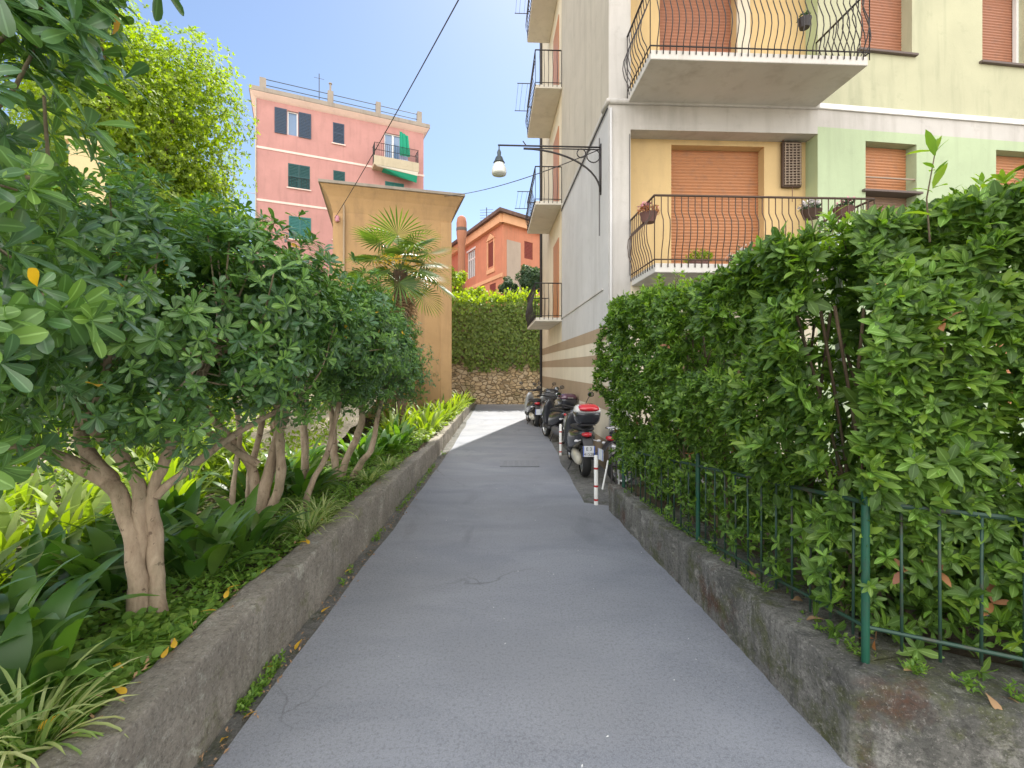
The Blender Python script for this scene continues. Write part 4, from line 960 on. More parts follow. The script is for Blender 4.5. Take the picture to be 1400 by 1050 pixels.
# brick chimney in front
ck = empty('chimney_stack', (-2.64, 24.5, 4.6), 0, 'round brown brick chimney stack rising beside the orange villa', 'chimney')
mb = MB(); mb.lathe([(.2, 0), (.19, 3.6), (.21, 3.65), (.27, 4.1), (.27, 4.7), (.22, 4.95), (.1, 5.05), (.001, 5.06)], n=16); mb.build('shaft', 'chimney_brick', ck, smooth=True)
mb = MB()
mb.lathe([(.275, 4.25), (.28, 4.27), (.28, 4.4), (.275, 4.42)], n=16)
mb.build('vent', 'sill_dark', ck)

# ------------------------------------------------------------------ far retaining wall with ivy and terrace
sw = empty('stone_wall', (2.5, 21.9, 0), 0, 'high rubble stone retaining wall at the end of the lane, overgrown on top', 'wall')
mb = MB(); nx, nz = 90, 30; vs = []
for j in range(nz + 1):
    for i in range(nx + 1):
        x = -7 + 14 * i / nx; z = 4.6 * j / nz; vs.append((x, -.0 - .06 * mnoise.noise(Vector((x * 2, z * 2, 0))) - .03 * mnoise.noise(Vector((x * 6, z * 6, 5))), z))
mb.add(vs, [(j * (nx + 1) + i, j * (nx + 1) + i + 1, (j + 1) * (nx + 1) + i + 1, (j + 1) * (nx + 1) + i) for j in range(nz) for i in range(nx)])
mb.box(-7, 7, .12, .6, 0, 4.6); mb.build('masonry', 'stone', sw, smooth=True)
RNG = np.random.default_rng(31)
n = 15000; x = RNG.uniform(-7, 7, n); z = RNG.uniform(1.6, 5.1, n)
edge = np.array([1.75 + .6 * mnoise.noise(Vector((a * .9, 0, 2))) + .6 * mnoise.noise(Vector((a * 3, 0, 4))) for a in x]); kp = z > edge + RNG.exponential(.16, n) * 0 + RNG.normal(0, .12, n)
x, z = x[kp], z[kp]; n = len(x); bul = np.array([.22 + .16 * mnoise.noise(Vector((a * 1.1, b * 1.1, 2))) + .08 * mnoise.noise(Vector((a * 3.2, b * 3.2, 2))) for a, b in zip(x, z)]) * np.clip((z - 1.5) / .8, .3, 1)
y = -bul - RNG.uniform(-.05, .06, n); y = np.where(z > 4.75, y + RNG.uniform(0, .9, n), y)
D = np.c_[RNG.normal(0, .5, n), RNG.normal(-.25, .3, n), RNG.normal(-.8, .4, n)]; U = np.c_[RNG.normal(0, .4, n), np.full(n, -1.), RNG.normal(.5, .35, n)]
L = RNG.uniform(.1, .19, n)
V, F = leaves(np.c_[x, y, z], D, U, L, L * .8, T_DIA, .15); mi = [(V, F, 0)]
n = 4200; x = RNG.uniform(-7, 7, n); z = 4.85 + .35 * np.array([mnoise.noise(Vector((a * .8, 0, 2))) + .5 * mnoise.noise(Vector((a * 2.8, 0, 5))) for a in x]) + np.abs(RNG.normal(.0, .2, n)); y = RNG.uniform(-.45, .9, n)
D = rand_dirs(n, .6); L = RNG.uniform(.1, .2, n); V, F = leaves(np.c_[x, y, z], D, rand_dirs(n, .5), L, L * .6, T_DIA, .15); mi.append((V, F, 1))
qmesh('ivy', mi, ['leaf_ivy', 'leaf_ivy_top'], sw)
mb = MB(); mb.box(-8, 60, 22.55, 130, -.02, 4.6); tag(mb.build('hill', 'soil'), kind='structure')

def bush(name, loc, rad, n, L, mat, label, cat, group=None, trunk=True, seed=1, T=T_DIA, k=5, zb=.3, tr=.08, nclump=22, bark='bark_dark', foliage='crown'):
    global RNG; RNG = np.random.default_rng(seed); random.seed(seed)
    root = empty(name, loc, 0, label, cat, group); rad = np.array(rad); c = np.array([0, 0, rad[2] + (tr * 8 if trunk else 0)])
    cl = c + rand_dirs(nclump, .15) * rad * RNG.uniform(.35, .85, (nclump, 1))
    ci = RNG.integers(0, nclump, n); cr = rad.mean() * RNG.uniform(.22, .42, nclump)[ci][:, None]
    d = rand_dirs(n); C = cl[ci] + d * cr * RNG.random((n, 1)) ** .33; A = d + nrm(C - c) * .5 + np.array([0, 0, zb]) + RNG.normal(0, .3, (n, 3))
    V, F = rosettes(C, A, k, L, .5, (40, 95), T); qmesh(foliage, [(V, F, 0)], mat, root)
    mb = MB()
    for q in cl[:14]:
        limb(mb, [(0, 0, -.3), (c * .3) + RNG.normal(0, .02, 3), c * .55 + (q - c) * .3, q], tr, tr * .12, 6, 3, .02)
    mb.build('trunk', bark, root, smooth=True); return root
random.seed(99)
for i in range(16):
    x = -3.4 - (i % 4) * 1.35 - random.uniform(0, .5); y = 6.0 + (i // 4) * 1.7 + random.uniform(-.4, .4)
    bush('garden_shrub', (x, y, .15 + .26 * max(0, y - 6.2 + .25 * (x + 5))), (random.uniform(.45, .75), .6, random.uniform(.3, .5)), 420, .09, 'leaf_tree' if i % 3 else 'leaf_lit', 'low sunlit yellow green shrub in the back of the left garden', 'shrub', 'sunlit shrubs in the back garden', True, 100 + i, T_LOW, 5, .4, .02, 10)
# large bright tree upper left
bt = bush('broadleaf_tree', (-11.0, 13.5, 0), (3.5, 3.2, 5.0), 30000, .13, 'leaf_tree', 'tall sunlit yellow green tree rising behind the evergreen shrubs', 'tree', None, True, 41, T_LOW, 5, .2, .3, 80)
bush('conifer_tree', (1.0, 24.6, 4.6), (.75, .7, 1.2), 1800, .14, 'leaf_bush', 'dark bushy tree standing on the terrace in front of the orange villa', 'tree', None, True, 42, T_LOW, 5, .5, .05)
bush('conifer_tree', (-.15, 25.0, 4.6), (.6, .6, .75), 1200, .13, 'leaf_bush', 'small dark grey green bush on the terrace beside the ivy', 'tree', None, True, 43, T_LOW, 5, .5, .05)
bush('terrace_shrub', (-3.0, 23.3, 4.6), (.7, .6, 1.0), 1500, .13, 'leaf_ivy_top', 'light green climbing shrub beside the brick chimney stack', 'shrub', None, True, 44, T_LOW, 5, .3, .04)
bush('terrace_shrub', (-1.9, 23.3, 4.5), (.8, .5, .5), 1000, .12, 'leaf_ivy_top', 'low yellow green shrub at the foot of the brick chimney stack', 'shrub', None, True, 45, T_LOW, 5, .3, .03)

# cream pillar behind shrubs
pl = empty('chimney_pillar', (-8.15, 9.0, 0), R(38), 'square cream masonry pillar top showing among the upper left branches', 'pillar')
mb = MB(); mb.box(-.25, .25, -.25, .25, 0, 5.9); mb.build('shaft', 'pillar_cream', pl, bevel=.01); mb = MB(); mb.box(-.3, .3, -.3, .3, 5.9, 6.0); mb.build('cap', 'pillar_cream', pl, bevel=.01)
# sunlit rubble bank at the back of the left garden
gridsheet('garden_bank', -16, -2.7, 5.6, 20, lambda x, y: .12 + .26 * max(0, min(y - 6.2 + .25 * (x + 5), 6)) + .10 * mnoise.noise(Vector((x * 1.3, y * 1.3, 0))) + .05 * mnoise.noise(Vector((x * 4, y * 4, 3))), 'gravel', 110, 110)

# ------------------------------------------------------------------ palm
RNG = np.random.default_rng(51); random.seed(51)
pm = empty('fan_palm', (-2.50, 10.4, .12), 0, 'fan palm with shaggy brown trunk in front of the ochre house', 'palm tree')
mb = MB(); P = [(.0, 0, 0), (.03, 0, 1.2), (.0, .02, 2.6), (.02, 0, 3.75)]; mb.tube(smoothpath(P, 6), [.12] * 6 + [.11] * 6 + [.13] * 5 + [.17, .15], 12); mb.build('trunk', 'bark_palm', pm, smooth=True)
top = np.array([.02, 0, 3.75])
def frond(mb, st, az, el, plen, rad, nseg=30, spread=R(150), droop=.25):
    d = np.array([math.cos(el) * math.cos(az), math.cos(el) * math.sin(az), math.sin(el)])
    e2 = el - .35; d2 = np.array([math.cos(e2) * math.cos(az), math.cos(e2) * math.sin(az), math.sin(e2)])
    m = st + d * plen * .5; hub = m + d2 * plen * .5; st.tube if False else None
    mb.tube([tuple(stt) for stt in (st, m, hub)], [.014, .01, .008], 5)
    e3 = e2 - .25; f = np.array([math.cos(e3) * math.cos(az), math.cos(e3) * math.sin(az), math.sin(e3)]); sd = np.array([-math.sin(az), math.cos(az), 0]); up = np.cross(sd, f) * -1
    up = np.cross(f, sd)
    if up[2] < 0: up = -up
    for i in range(nseg):
        a = (i / (nseg - 1) - .5) * spread * 1.9; dr_ = f * math.cos(a) + sd * math.sin(a); L = rad * (1 - .18 * abs(a) / 2.5) * random.uniform(.93, 1.05)
        w = rad * .045; ss = -f * math.sin(a) + sd * math.cos(a); zz = np.array([0, 0, -1.])
        p0 = hub; p1 = hub + dr_ * L * .5 + ss * w * .5 + up * .012; p1b = hub + dr_ * L * .5 - ss * w * .5 - up * .004; pm_ = hub + dr_ * L * .5 - up * 0.01
        p2 = hub + dr_ * L + zz * droop * L * .35 
        q1 = hub + dr_ * L * .78 + zz * droop * L * .08 + ss * w * .42; q1b = hub + dr_ * L * .78 + zz * droop * L * .08 - ss * w * .42
        mb.add([p0, p1, p1b, q1, q1b, p2], [(0, 1, 2), (1, 3, 4, 2), (3, 5, 4)])
fro = MB(); dead = MB()
for i in range(26):
    t = i / 25; az = i * 2.399; el = R(78 - 95 * t) ; frond(fro, top + np.array([0, 0, -.15 * t]), az, el, random.uniform(.55, .85), random.uniform(.62, .8), droop=random.uniform(.1, .5))
for i in range(16):
    az = i * 2.399 + 1; frond(dead, top + np.array([0, 0, -.25 - .02 * i]), az, R(-50 - random.uniform(0, 28)), random.uniform(.4, .6), random.uniform(.4, .55), 22, droop=.8)
fro.build('fronds', 'leaf_palm', pm); dead.build('dead_fronds', 'leaf_palm_dead', pm)
n = 420; aa = RNG.integers(0, 5, n); az = aa * 1.3 + 3.6; rr = RNG.uniform(.15, .5, n)
C = np.c_[rr * np.cos(az) + RNG.normal(0, .05, n), rr * np.sin(az) + RNG.normal(0, .05, n), 3.85 + .15 - (rr - .25) ** 2 * 2.5 + RNG.normal(0, .05, n)]
V, F = leaves(C, rand_dirs(n), rand_dirs(n), np.full(n, .06), np.full(n, .03), T_LOW); tag(qmesh('flower_spray', [(V, F, 0)], 'palm_flower', pm), kind='stuff')

# ------------------------------------------------------------------ bed plants
def soilz(x, y): return .37 - .006 * y + .035 * mnoise.noise(Vector((x * 1.5, y * 1.5, 0))) + max(0, -x - 2.6) * -.03
def clump(name, loc, nl, L, w, el, droop, mat, label, cat, group, prof=None, spread=.12, petiole=.25, seg=7, fold=.25, azr=(0, 6.283)):
    root = empty(name, (loc[0], loc[1], soilz(*loc) - .01), 0, label, cat, group); mb = MB()
    for i in range(nl):
        r = spread * math.sqrt(random.random()); a = random.uniform(*azr); az = a + random.gauss(0, .5); l = L * random.uniform(.65, 1.15)
        strap(mb, (r * math.cos(a), r * math.sin(a), 0), az, R(random.uniform(*el)), l, w * random.uniform(.75, 1.15), random.uniform(*droop), seg, prof, fold, petiole)
    mb.build('leaves', mat, root, smooth=True); return root
random.seed(8)
AG = 'dark broad leaved clumps under the shrubs'
spots = [(-1.93, 1.78, 'nearest dark broad leaved clump in the lower left of the bed'), (-2.35, 1.62, None), (-2.3, 2.1, 'dark broad leaved clump left of the pale forked trunk'), (-2.75, 2.1, None), (-2.7, 2.7, None), (-2.35, 2.75, None), (-2.0, 2.95, 'dark broad leaved clump right behind the pale forked trunk'), (-2.35, 3.3, None), (-1.98, 3.4, 'dark broad leaved clump between the forked trunk and the many stemmed shrub'), (-2.7, 3.3, None), (-2.9, 3.9, None), (-2.6, 4.7, None), (-2.2, 4.9, None), (-2.6, 5.4, None), (-2.1, 6.6, 'dark leafy clump beyond the farthest shrub trunk'), (-2.4, 7.2, None), (-2.0, 7.4, None), (-2.9, 6.4, None), (-1.95, 8.1, None), (-2.3, 8.6, None)]
for (x, y, lab) in spots:
    clump('broadleaf_clump', (x, y), 30, .5, .10, (45, 85), (.9, 2.0), 'leaf_aspi', lab or 'dark green clump of long broad leaves growing under the shrub trees', 'plant', AG, spread=.17)
LG = 'sunlit yellow green clumps at the back of the bed'
for i in range(26):
    x = random.uniform(-5.4, -2.9); y = 2.2 + random.random() * 4.6
    clump('strappy_clump', (x, y), 26, .62, .07, (50, 88), (.8, 1.8), 'leaf_lit', 'sunlit yellow green clump of strappy leaves behind the shrub trunks', 'plant', LG, spread=.2, petiole=.05)
for (x, y) in ((-1.85, 10.2), (-2.1, 11.2), (-1.8, 12.2), (-2.2, 13.0), (-1.95, 13.6), (-1.9, 15.0), (-2.0, 16.5), (-2.3, 9.4), (-2.5, 10.5), (-1.95, 18)):
    clump('strappy_clump', (x, y), 30, .75, .07, (50, 88), (.8, 1.8), 'leaf_lit', 'sunlit yellow green plant along the far end of the kerb wall', 'plant', 'sunlit plants at the far end of the bed', spread=.25, petiole=.05)
sp = lambda t: .55 + .45 * math.sin(math.pi * t) if t < .9 else (1 - t) * 5 + .02
SG = 'spider plant tufts along the kerb wall'
for (x, y, l, lab) in ((-1.68, 1.62, .36, 'big pale striped spider plant tuft at the lower left corner'), (-1.82, 1.45, .36, 'second pale striped tuft in the lower left corner'), (-1.68, 3.85, .38, 'pale grassy tuft hanging over the wall before the leaning stem'), (-1.72, 4.2, .36, 'pale grassy tuft tucked under the leaning stem'), (-1.68, 5.5, .28, 'grassy tuft on the wall edge below the farthest shrub'), (-1.68, 6.3, .28, 'grassy tuft on the wall edge beyond the farthest shrub')):
    clump('spider_plant', (x, y), 85, l, .013, (30, 85), (1.2, 2.8), 'leaf_spider', lab, 'plant', SG, sp, .06, 0, 7, .3)
# ground cover
RNG = np.random.default_rng(61)
def cover(n, x0, x1, y0, y1, L, T, mat, name, lab, h=.07, mask=None):
    x = RNG.uniform(x0, x1, n); y = y0 + (y1 - y0) * RNG.random(n) ** 1.35
    z = np.array([soilz(a, b) + h * (.4 + .9 * mnoise.noise(Vector((a * 5, b * 5, 4)))) for a, b in zip(x, y)]) + RNG.uniform(-.02, .03, n)
    if mask is not None: kp = mask(x, y); x, y, z = x[kp], y[kp], z[kp]
    m = len(x); D = rand_dirs(m); D[:, 2] = np.abs(D[:, 2]) * .3; U = np.c_[RNG.normal(0, .35, (m, 2)), np.ones(m)]; l = L * RNG.uniform(.6, 1.3, m)
    V, F = leaves(np.c_[x, y, z], D, U, l, l * .9, T, .1, .1); return V, F
V1 = cover(26000, -2.5, -1.575, 1.2, 9.0, .034, T_DIA, None, None, None, .06)
V2 = cover(2600, -2.0, -1.62, 1.75, 2.6, .045, T_ELL, None, None, None, .06)
V3 = cover(9000, -6.5, -2.6, 1.5, 12, .06, T_LOW, None, None, None, .08)
V4 = cover(9000, -2.6, -1.6, 8.5, 21, .08, T_LOW, None, None, None, .1)
def bankz(x, y): return .12 + .26 * max(0, min(y - 6.2 + .25 * (x + 5), 6)) + .10 * mnoise.noise(Vector((x * 1.3, y * 1.3, 0))) + .05 * mnoise.noise(Vector((x * 4, y * 4, 3)))
bx = RNG.uniform(-9, -2.8, 16000); by = 6 + 7 * RNG.random(16000); kb = np.array([mnoise.noise(Vector((a * .9, b * .9, 12))) > -.12 for a, b in zip(bx, by)]); bx, by = bx[kb], by[kb]
bz = np.array([bankz(a, b) for a, b in zip(bx, by)]); V5 = leaves(np.c_[bx, by, bz + RNG.uniform(0, .12, len(bx))], rand_dirs(len(bx), .7), rand_dirs(len(bx), .5), RNG.uniform(.05, .13, len(bx)), RNG.uniform(.03, .06, len(bx)), T_LOW, .2)
g = qmesh('ground_cover', [(V5[0], V5[1], 1), (V1[0], V1[1], 0), (V2[0], V2[1], 0), (V3[0], V3[1], 1), (V4[0], V4[1], 1)], ['leaf_cover', 'leaf_lit']); tag(g, 'low green ground cover of small leaves filling the bed', 'ground cover', None, 'stuff')
# weeds at foot of the left wall and on the right wall top
def weeds(name, pts, label, L=.03):
    C = np.array(pts); A = np.tile([0, 0, 1.], (len(C), 1)) + RNG.normal(0, .3, (len(C), 3)); V, F = rosettes(C, A, 6, L, .5, (30, 90), T_DIA); o = qmesh(name, [(V, F, 0)], 'leaf_cover'); tag(o, label, 'weeds', None, 'stuff')
pts = []
for i in range(420):
    y = 2.3 + 7 * random.random() ** 1.5
    if mnoise.noise(Vector((0, y * 1.1, 3))) > .0: pts.append((-1.34 + random.gauss(0, .02), y, random.uniform(0, .04)))
weeds('weeds', pts, 'small green weeds growing at the foot of the brown kerb wall')
pts = []
for i in range(260):
    t = random.random(); y = 2.1 + 3.2 * t; x = 1.58 - .09 * (y - 2.1) + random.gauss(0, .03)
    if mnoise.noise(Vector((0, y * 2.5, 9))) > -.1: pts.append((x + .02, y, .395 - .02 * (y - 2.1)))
for (x, y) in ((1.72, 2.0), (1.85, 1.9), (2.0, 1.84)):
    for i in range(14): pts.append((x + random.gauss(0, .025), y + random.gauss(0, .02), .41 + random.random() * .03))
weeds('weeds', pts, 'sprigs of green weed growing along the foot of the green railing', .028)
gx_ = RNG.uniform(-2.1, -1.56, 1500); gy_ = 1.3 + 8 * RNG.random(1500) ** 1.3
gp_ = np.array([(a, b, soilz(a, b) + .02) for a, b in zip(gx_, gy_)]); kp_ = np.array([mnoise.noise(Vector((a * 3, b * 2, 8))) > .02 for a, b in zip(gx_, gy_)]); gp_ = gp_[kp_]
V, F = leaves(gp_, rand_dirs(len(gp_), 1.1), rand_dirs(len(gp_)), RNG.uniform(.06, .16, len(gp_)), np.full(len(gp_), .006), T_DIA, .5); g = qmesh('grass', [(V, F, 0)], 'leaf_cover'); tag(g, 'thin green grass blades sprouting along the kerb wall edge', 'grass', None, 'stuff')
lx = np.r_[RNG.uniform(-1.62, -1.5, 260), RNG.normal(-1.31, .035, 420)]; ly = np.r_[1.2 + 7 * RNG.random(260), 1.4 + 8 * RNG.random(420) ** 1.4]; lz = np.r_[.425 - .012 * np.clip(ly[:260] - 2, 0, 9), np.full(420, .012)]
V, F = leaves(np.c_[lx, ly, lz], rand_dirs(680) * np.array([1, 1, .15]), np.c_[RNG.normal(0, .4, (680, 2)), np.ones(680)], RNG.uniform(.01, .035, 680), RNG.uniform(.005, .014, 680), T_DIA, .4); g = qmesh('leaf_litter', [(V, F, 0)], 'dry_leaf'); tag(g, 'small dry brown leaf bits gathered along the kerb and gutter', 'leaf litter', None, 'stuff')
lx = RNG.uniform(-1.15, 1.2, 60); ly = 1.6 + 7 * RNG.random(60)
V, F = leaves(np.c_[lx, ly, np.full(60, .008)], rand_dirs(60) * np.array([1, 1, .1]), np.c_[RNG.normal(0, .3, (60, 2)), np.ones(60)], RNG.uniform(.006, .018, 60), RNG.uniform(.004, .01, 60), T_DIA, .3); g = qmesh('litter', [(V, F, 0)], 'white_paint'); tag(g, 'tiny pale specks of petals scattered over the asphalt', 'litter', None, 'stuff')
# fallen leaves
FG = 'fallen yellow leaves on and below the brown kerb wall'
fl = []
for (x, y, z) in ((-1.54, 2.1, .45), (-1.55, 2.15, .46), (-1.60, 2.65, .45), (-1.58, 2.72, .44), (-1.33, 2.62, .03), (-1.30, 2.9, .02), (-1.62, 1.95, .45), (-1.58, 1.85, .44), (-1.63, 1.7, .45), (-1.57, 3.0, .42), (-1.56, 3.4, .43), (-1.54, 3.5, .42), (-1.25, 2.3, .015), (-1.31, 2.1, .02), (-1.28, 3.3, .02), (-1.32, 3.9, .03), (-1.6, 2.4, .45), (-1.58, 3.9, .43)):
    V, F = leaves([(0, 0, 0)], rand_dirs(1) * np.array([1, 1, .1]), [(random.gauss(0, .3), random.gauss(0, .3), 1)], [.075], [.026], T_OBOV, random.uniform(.1, .35)); o = qmesh('fallen_leaf', [(V, F, 0)], 'leaf_yellow'); o.location = (x, y, z); tag(o, 'curled yellow fallen leaf lying by the brown kerb wall', 'leaf', FG)
for (x, y) in ((1.88, 1.86), (1.95, 1.80), (1.75, 2.05), (1.55, 2.6), (1.6, 2.4), (2.1, 1.78), (1.5, 3.0), (2.0, 1.86)):
    V, F = leaves([(0, 0, 0)], rand_dirs(1) * np.array([1, 1, .1]), [(random.gauss(0, .4), random.gauss(0, .4), 1)], [.085], [.035], T_OBOV, random.uniform(.2, .5)); o = qmesh('fallen_leaf', [(V, F, 0)], 'dry_leaf'); o.location = (x, y, .41); tag(o, 'dry brown fallen leaf on the mossy wall top', 'leaf', 'dry brown leaves on the mossy wall top')

# ------------------------------------------------------------------ courtyard canopy behind hedge
cp = empty('awning', (2.0, 3.0, 0), 0, 'pale blue fabric awning showing above the hedge before the balcony', 'awning')
mb = MB(); vs = []
for i in range(9):
    for j in range(5): vs.append((.02 + j * .13, i * .2 - .1, 2.53 + j * .02 - .02 * math.sin(math.pi * i / 8)))
mb.add(vs, [(i * 5 + j, i * 5 + j + 1, i * 5 + j + 6, i * 5 + j + 5) for i in range(8) for j in range(4)]); o = mb.build('canopy', 'canopy_blue', cp)
sm = o.modifiers.new('s', 'SOLIDIFY'); sm.thickness = .01
for (x, y) in ((.06, -.05), (.06, 1.45), (.5, -.05), (.5, 1.45)):
    mb = MB(); mb.tube([(x, y, 0.05), (x, y, 2.5)], .02, 8); mb.build('post', 'white_paint', cp)

# ------------------------------------------------------------------ bollards
def bollard(loc, h, lab, bands=True):
    ro = empty('bollard', loc, 0, lab, 'bollard', 'white bollards beside the scooters')
    mb = MB(); mb.lathe([(.026, -.02), (.026, h - .012), (.02, h), (.001, h + .002)], n=16); mb.build('post', 'white_paint', ro, smooth=True)
    for z in (.05, .22, .44) if h < .7 else (.05, .24, .48):
        mb = MB(); mb.lathe([(.0265, z), (.0275, z + .002), (.0275, z + .023), (.0265, z + .025)], n=16); mb.build('red_band', 'red_tape', ro, smooth=True)
bollard((1.045, 5.82, 0), .615, 'nearest white bollard with red bands at the end of the mossy wall')
bollard((.95, 9.15, 0), .6, 'white bollard with red bands behind the dark scooter plate')
bollard((.72, 14.4, 0), .6, 'farthest white bollard beside the last scooter')

# ------------------------------------------------------------------ scooters
def wheel(root, y, r=.245, w=.06, rimm='paint_silver'):
    wh = MB(); prof = []
    for i in range(13):
        a = math.pi * (i / 12 - .5) * 1.25; prof.append((r - w * .62 + w * .62 * math.cos(a) * 1.0, w * math.sin(a)))
    wh.lathe(prof, (0, y, r), 28, 'x'); t = wh.build('wheel', 'rubber', root, smooth=True)
    rm = MB(); rr = r - w * .75; rm.lathe([(rr, -.04), (rr - .02, -.035), (rr - .02, .035), (rr, .04)], (0, y, r), 24, 'x')
    for i in range(5):
        a = i * 2 * math.pi / 5; rm.tube([(0, y, r), (0, y + rr * .97 * math.cos(a), r + rr * .97 * math.sin(a))], .018, 6)
    rm.tube([(-.06, y, r), (.06, y, r)], .035, 12); rm.build('rim', rimm, t, smooth=True)
def scooter(loc, rz, label, body='paint_white', case='grey_plastic', lid='paint_white', shield=None, group='scooters parked along the building', plate=True, tall=0.):
    ro = empty('scooter', loc, rz, label, 'scooter', group); shield = shield or body
    wheel(ro, -.60, .245, .065); wheel(ro, .68, .235, .055)
    mb = MB(); mb.loft([(-.80, 0, .70, .05, .03), (-.74, 0, .67, .12, .07), (-.58, 0, .63, .17, .13), (-.35, 0, .58, .2, .17), (-.1, 0, .53, .2, .19), (.05, 0, .42, .17, .16), (.1, 0, .38, .12, .1)], 20, 2.6); mb.build('body', body, ro, smooth=True)
    mb = MB(); mb.loft([(-.78, 0, .745, .06, .02), (-.7, 0, .76, .13, .04), (-.45, 0, .765, .16, .05), (-.2, 0, .745, .16, .045), (.0, 0, .72, .13, .04), (.08, 0, .70, .06, .02)], 16, 2.8); mb.build('seat', 'seat_black', ro, smooth=True)
    mb = MB(); mb.loft([(.02, 0, .3, .17, .05), (.2, 0, .29, .18, .04), (.42, 0, .31, .17, .05)], 16, 3.5); mb.build('floorboard', 'black_plastic', ro, smooth=True)
    # leg shield: loft along z
    mb = MB(); mb.loft([(.27, 0, .42, .13, .04), (.4, 0, .44, .165, .05), (.6, 0, .47, .17, .06), (.76, 0, .45, .14, .06), (.88, 0, .43, .10, .06), (.95, 0, .42, .05, .04)], 18, 2.6, 'z'); mb.build('leg_shield', shield, ro, smooth=True)
    mb = MB(); mb.loft([(.45, 0, .52, .05, .06), (.55, 0, .52, .075, .075), (.75, 0, .5, .08, .07), (.92, 0, .45, .06, .04)], 14, 2.2); mb.build('front_fender', body, ro, smooth=True)
    mb = MB(); mb.tube([(0, .68, .235), (0.05, .60, .5), (0, .5, .8)], .02, 8); mb.tube([(0.07, .68, .235), (.07, .6, .5)], .018, 8); mb.tube([(-.07, .68, .235), (-.07, .6, .5)], .018, 8); mb.build('fork', 'grey_plastic', ro)
    hb = MB(); hb.tube(smoothpath([(-.33, .30, 1.03), (-.2, .36, 1.04), (0, .42, 1.0), (.2, .36, 1.04), (.33, .30, 1.03)], 4), .016, 8); h = hb.build('handlebar', 'black_plastic', ro, smooth=True)
    for s in (-1, 1):
        g_ = MB(); g_.tube([(s * .24, .335, 1.04), (s * .35, .285, 1.03)], .021, 8); g_.build('grip', 'rubber', h, smooth=True)
        m_ = MB(); m_.tube([(s * .2, .37, 1.05), (s * .24, .36, 1.15), (s * .27, .34, 1.2)], .006, 6); m_.loft([(.325, s * .29, 1.23, .05, .035), (.34, s * .29, 1.23, .06, .045), (.36, s * .29, 1.23, .04, .03)], 12, 2.2); m_.build('mirror', 'black_plastic', ro, smooth=True)
        m_ = MB(); m_.loft([(.3245, s * .29, 1.23, .046, .032), (.324, s * .29, 1.23, .04, .028)], 12, 2.2); m_.build('mirror_glass', 'mirror', ro)
    mb = MB(); mb.loft([(.52, 0, .86, .09, .05), (.57, 0, .85, .07, .04), (.58, 0, .85, .03, .02)], 14, 2.2); mb.build('headlight', 'lens_clear', ro, smooth=True)
    # rear mudguard, plate, lights
    mb = MB(); mb.loft([(-.93, 0, .46, .06, .012), (-.9, 0, .52, .075, .012), (-.84, 0, .6, .085, .015), (-.76, 0, .66, .09, .02)], 10, 3); mb.build('mudguard', 'black_plastic', ro, smooth=True)
    tl = MB(); tl.loft([(-.855, 0, .68, .02, .012), (-.84, 0, .68, .06, .03), (-.78, 0, .68, .08, .04), (-.7, 0, .68, .1, .05)], 16, 2.4); tl.build('tail_light', 'lens_red', ro, smooth=True)
    for s in (-1, 1):
        b_ = MB(); b_.tube([(s * .09, -.80, .60), (s * .15, -.82, .59)], .008, 6); b_.loft([(-.845, s * .17, .59, .02, .014), (-.83, s * .17, .59, .035, .022), (-.79, s * .17, .59, .02, .015)], 10, 2.2); b_.build('indicator', 'lens_clear', ro, smooth=True)
    if plate:
        p = MB(); p.box(-.09, .09, -.945, -.939, .37, .53); pl_ = p.build('license_plate', 'plate_white', ro)
        for x_ in (-.089, .074): q = MB(); q.box(x_, x_ + .015, -.948, -.9455, .371, .529); q.build('blue_band', 'plate_blue', pl_)
        for (txt, z, sz) in plate if not isinstance(plate, bool) else ():
            cu = bpy.data.curves.new('plate_writing', 'FONT'); cu.body = txt; cu.size = sz; cu.align_x = 'CENTER'; cu.extrude = .001
            t0_ = bpy.data.objects.new('plate_writing', cu); me_ = bpy.data.meshes.new_from_object(t0_); bpy.data.objects.remove(t0_); t_ = bpy.data.objects.new('plate_writing', me_); link(t_, pl_); t_.rotation_euler = (R(90), 0, 0); t_.location = (0, -.9465, z); me_.materials.clear(); me_.materials.append(MATS['plate_ink'])
    ex = MB(); ex.tube([(.14, -.2, .22), (.15, -.45, .25), (.16, -.5, .27)], .02, 8); ex.tube([(.165, -.45, .27), (.17, -.5, .28), (.175, -.8, .36), (.175, -.82, .365)], [.03, .055, .06, .04], 12); ex.build('exhaust', 'grey_plastic', ro, smooth=True)
    en = MB(); en.loft([(-.7, -.1, .26, .04, .06), (-.5, -.1, .28, .06, .1), (-.2, -.08, .28, .07, .1), (0, -.06, .28, .05, .07)], 12, 2.6); en.build('engine_case', 'paint_cream' if lid == 'paint_white' else 'grey_plastic', ro, smooth=True)
    st = MB(); st.tube([(-.1, -.15, .2), (-.2, -.2, .02)], .012, 6); st.tube([(.1, -.15, .2), (.17, -.22, .02)], .012, 6); st.build('stand', 'black_plastic', ro)
    if case:
        rk_ = MB(); rk_.tube([(-.1, -.45, .78), (-.12, -.75, .83), (-.1, -.9, .84), (.1, -.9, .84), (.12, -.75, .83), (.1, -.45, .78)], .011, 6); rk_.build('rack', 'black_plastic', ro, smooth=True)
        tc = MB(); tc.loft([(.85, 0, -.77, .15, .13), (.90, 0, -.77, .185, .17), (.99, 0, -.775, .20, .19), (1.03, 0, -.775, .2, .19)], 22, 3.4, 'z'); t = tc.build('top_case', case, ro, smooth=True)
        tc = MB(); tc.loft([(1.031, 0, -.775, .206, .196), (1.07, 0, -.775, .2, .19), (1.12, 0, -.77, .17, .165), (1.145, 0, -.77, .1, .1), (1.15, 0, -.77, .02, .02)], 22, 3.2, 'z'); tc.build('lid', lid, t, smooth=True)
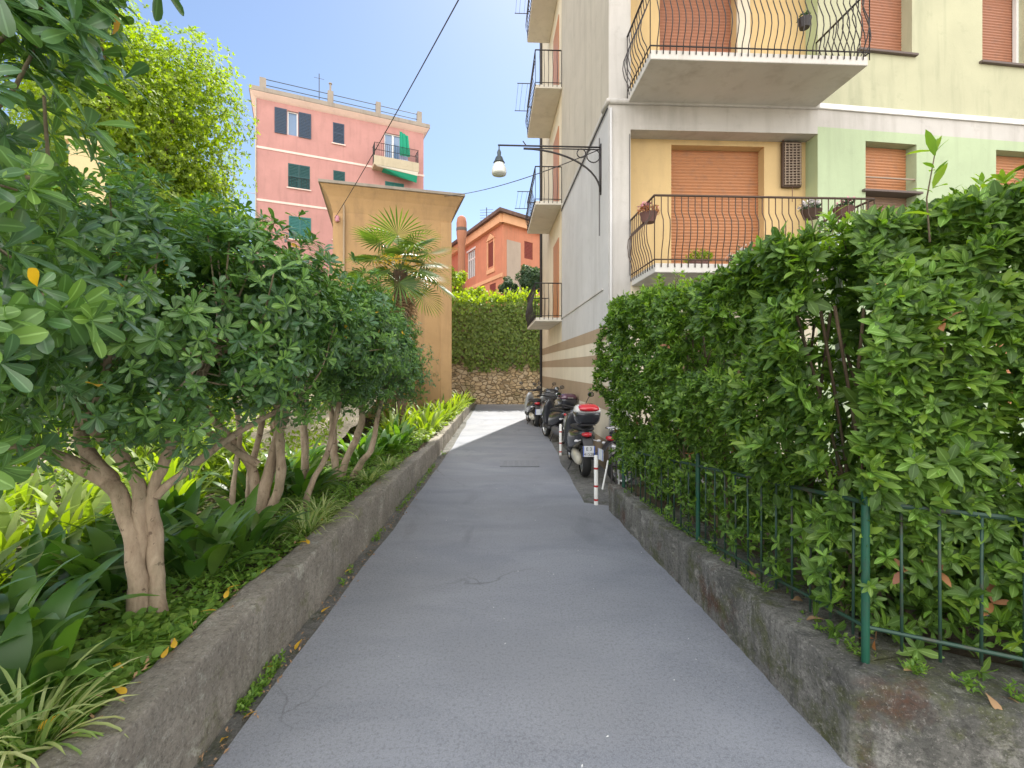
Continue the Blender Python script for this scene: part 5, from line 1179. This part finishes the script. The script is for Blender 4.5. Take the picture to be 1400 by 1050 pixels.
        if lid == 'paint_white': tc = MB(); tc.loft([(-.99, 0, 1.08, .03, .008), (-.98, 0, 1.08, .15, .032), (-.9, 0, 1.115, .155, .035), (-.78, 0, 1.14, .12, .02)], 14, 2.4); tc.build('reflector', 'lens_red', t, smooth=True)
        else: tc = MB(); tc.box(-.06, .06, -.985, -.97, 1.045, 1.065); tc.build('badge', 'paint_silver', t)
    else:
        rk_ = MB(); rk_.tube([(-.1, -.5, .8), (-.1, -.82, .82), (.1, -.82, .82), (.1, -.5, .8)], .01, 6); rk_.build('rack', 'chrome', ro, smooth=True)
    return ro
scooter((1.12, 7.95, 0), R(2), 'dark scooter with white lidded, red lensed top case behind the nearest bollard', body='paint_dark', case='paint_dark', plate=[('E 3', .462, .07), ('41528', .385, .062)])
scooter((2.2, 6.95, 0), R(-78), 'black scooter with pale side panel half hidden by the hedge end', body='paint_dark', case=None, shield='paint_silver')
scooter((1.02, 11.0, 0), R(14), 'dark scooter with purple top case parked at an angle by the second bollard', body='paint_dark', case='paint_dark', lid='paint_purple', shield='paint_dark')
scooter((1.30, 10.2, 0), R(0), 'silver scooter squeezed between the dark scooter and the wall', body='paint_silver', case=None)
scooter((.62, 14.2, 0), R(8), 'farthest dark scooter standing near the sunny end of the lane', body='paint_dark', case=None, shield='paint_silver')
scooter((.98, 13.4, 0), R(5), 'grey scooter parked close to the wall beyond the dark one', body='paint_silver', case='grey_plastic', lid='paint_dark')

# folding stand leaning near the wall end
fs_ = empty('folding_stand', (1.22, 5.72, 0), R(8), 'folded black metal stand with a white tube leaning by the hedge end', 'stand')
for (p, q, m) in (((-.06, -.1, 0), (.02, .02, .62), 'iron'), ((.0, -.12, 0), (.06, .0, .60), 'iron'), ((-.12, .0, .22), (-.03, .05, .56), 'white_paint'), ((.10, .02, .2), (.10, .05, .45), 'white_paint')):
    mb = MB(); mb.tube([p, q], .011, 8); mb.build('leg', m, fs_)
mb = MB(); mb.tube([(-.04, -.07, .2), (.03, -.08, .2)], .009, 6); mb.tube([(-.01, -.02, .5), (.05, -.02, .5)], .009, 6); mb.build('crossbar', 'iron', fs_)
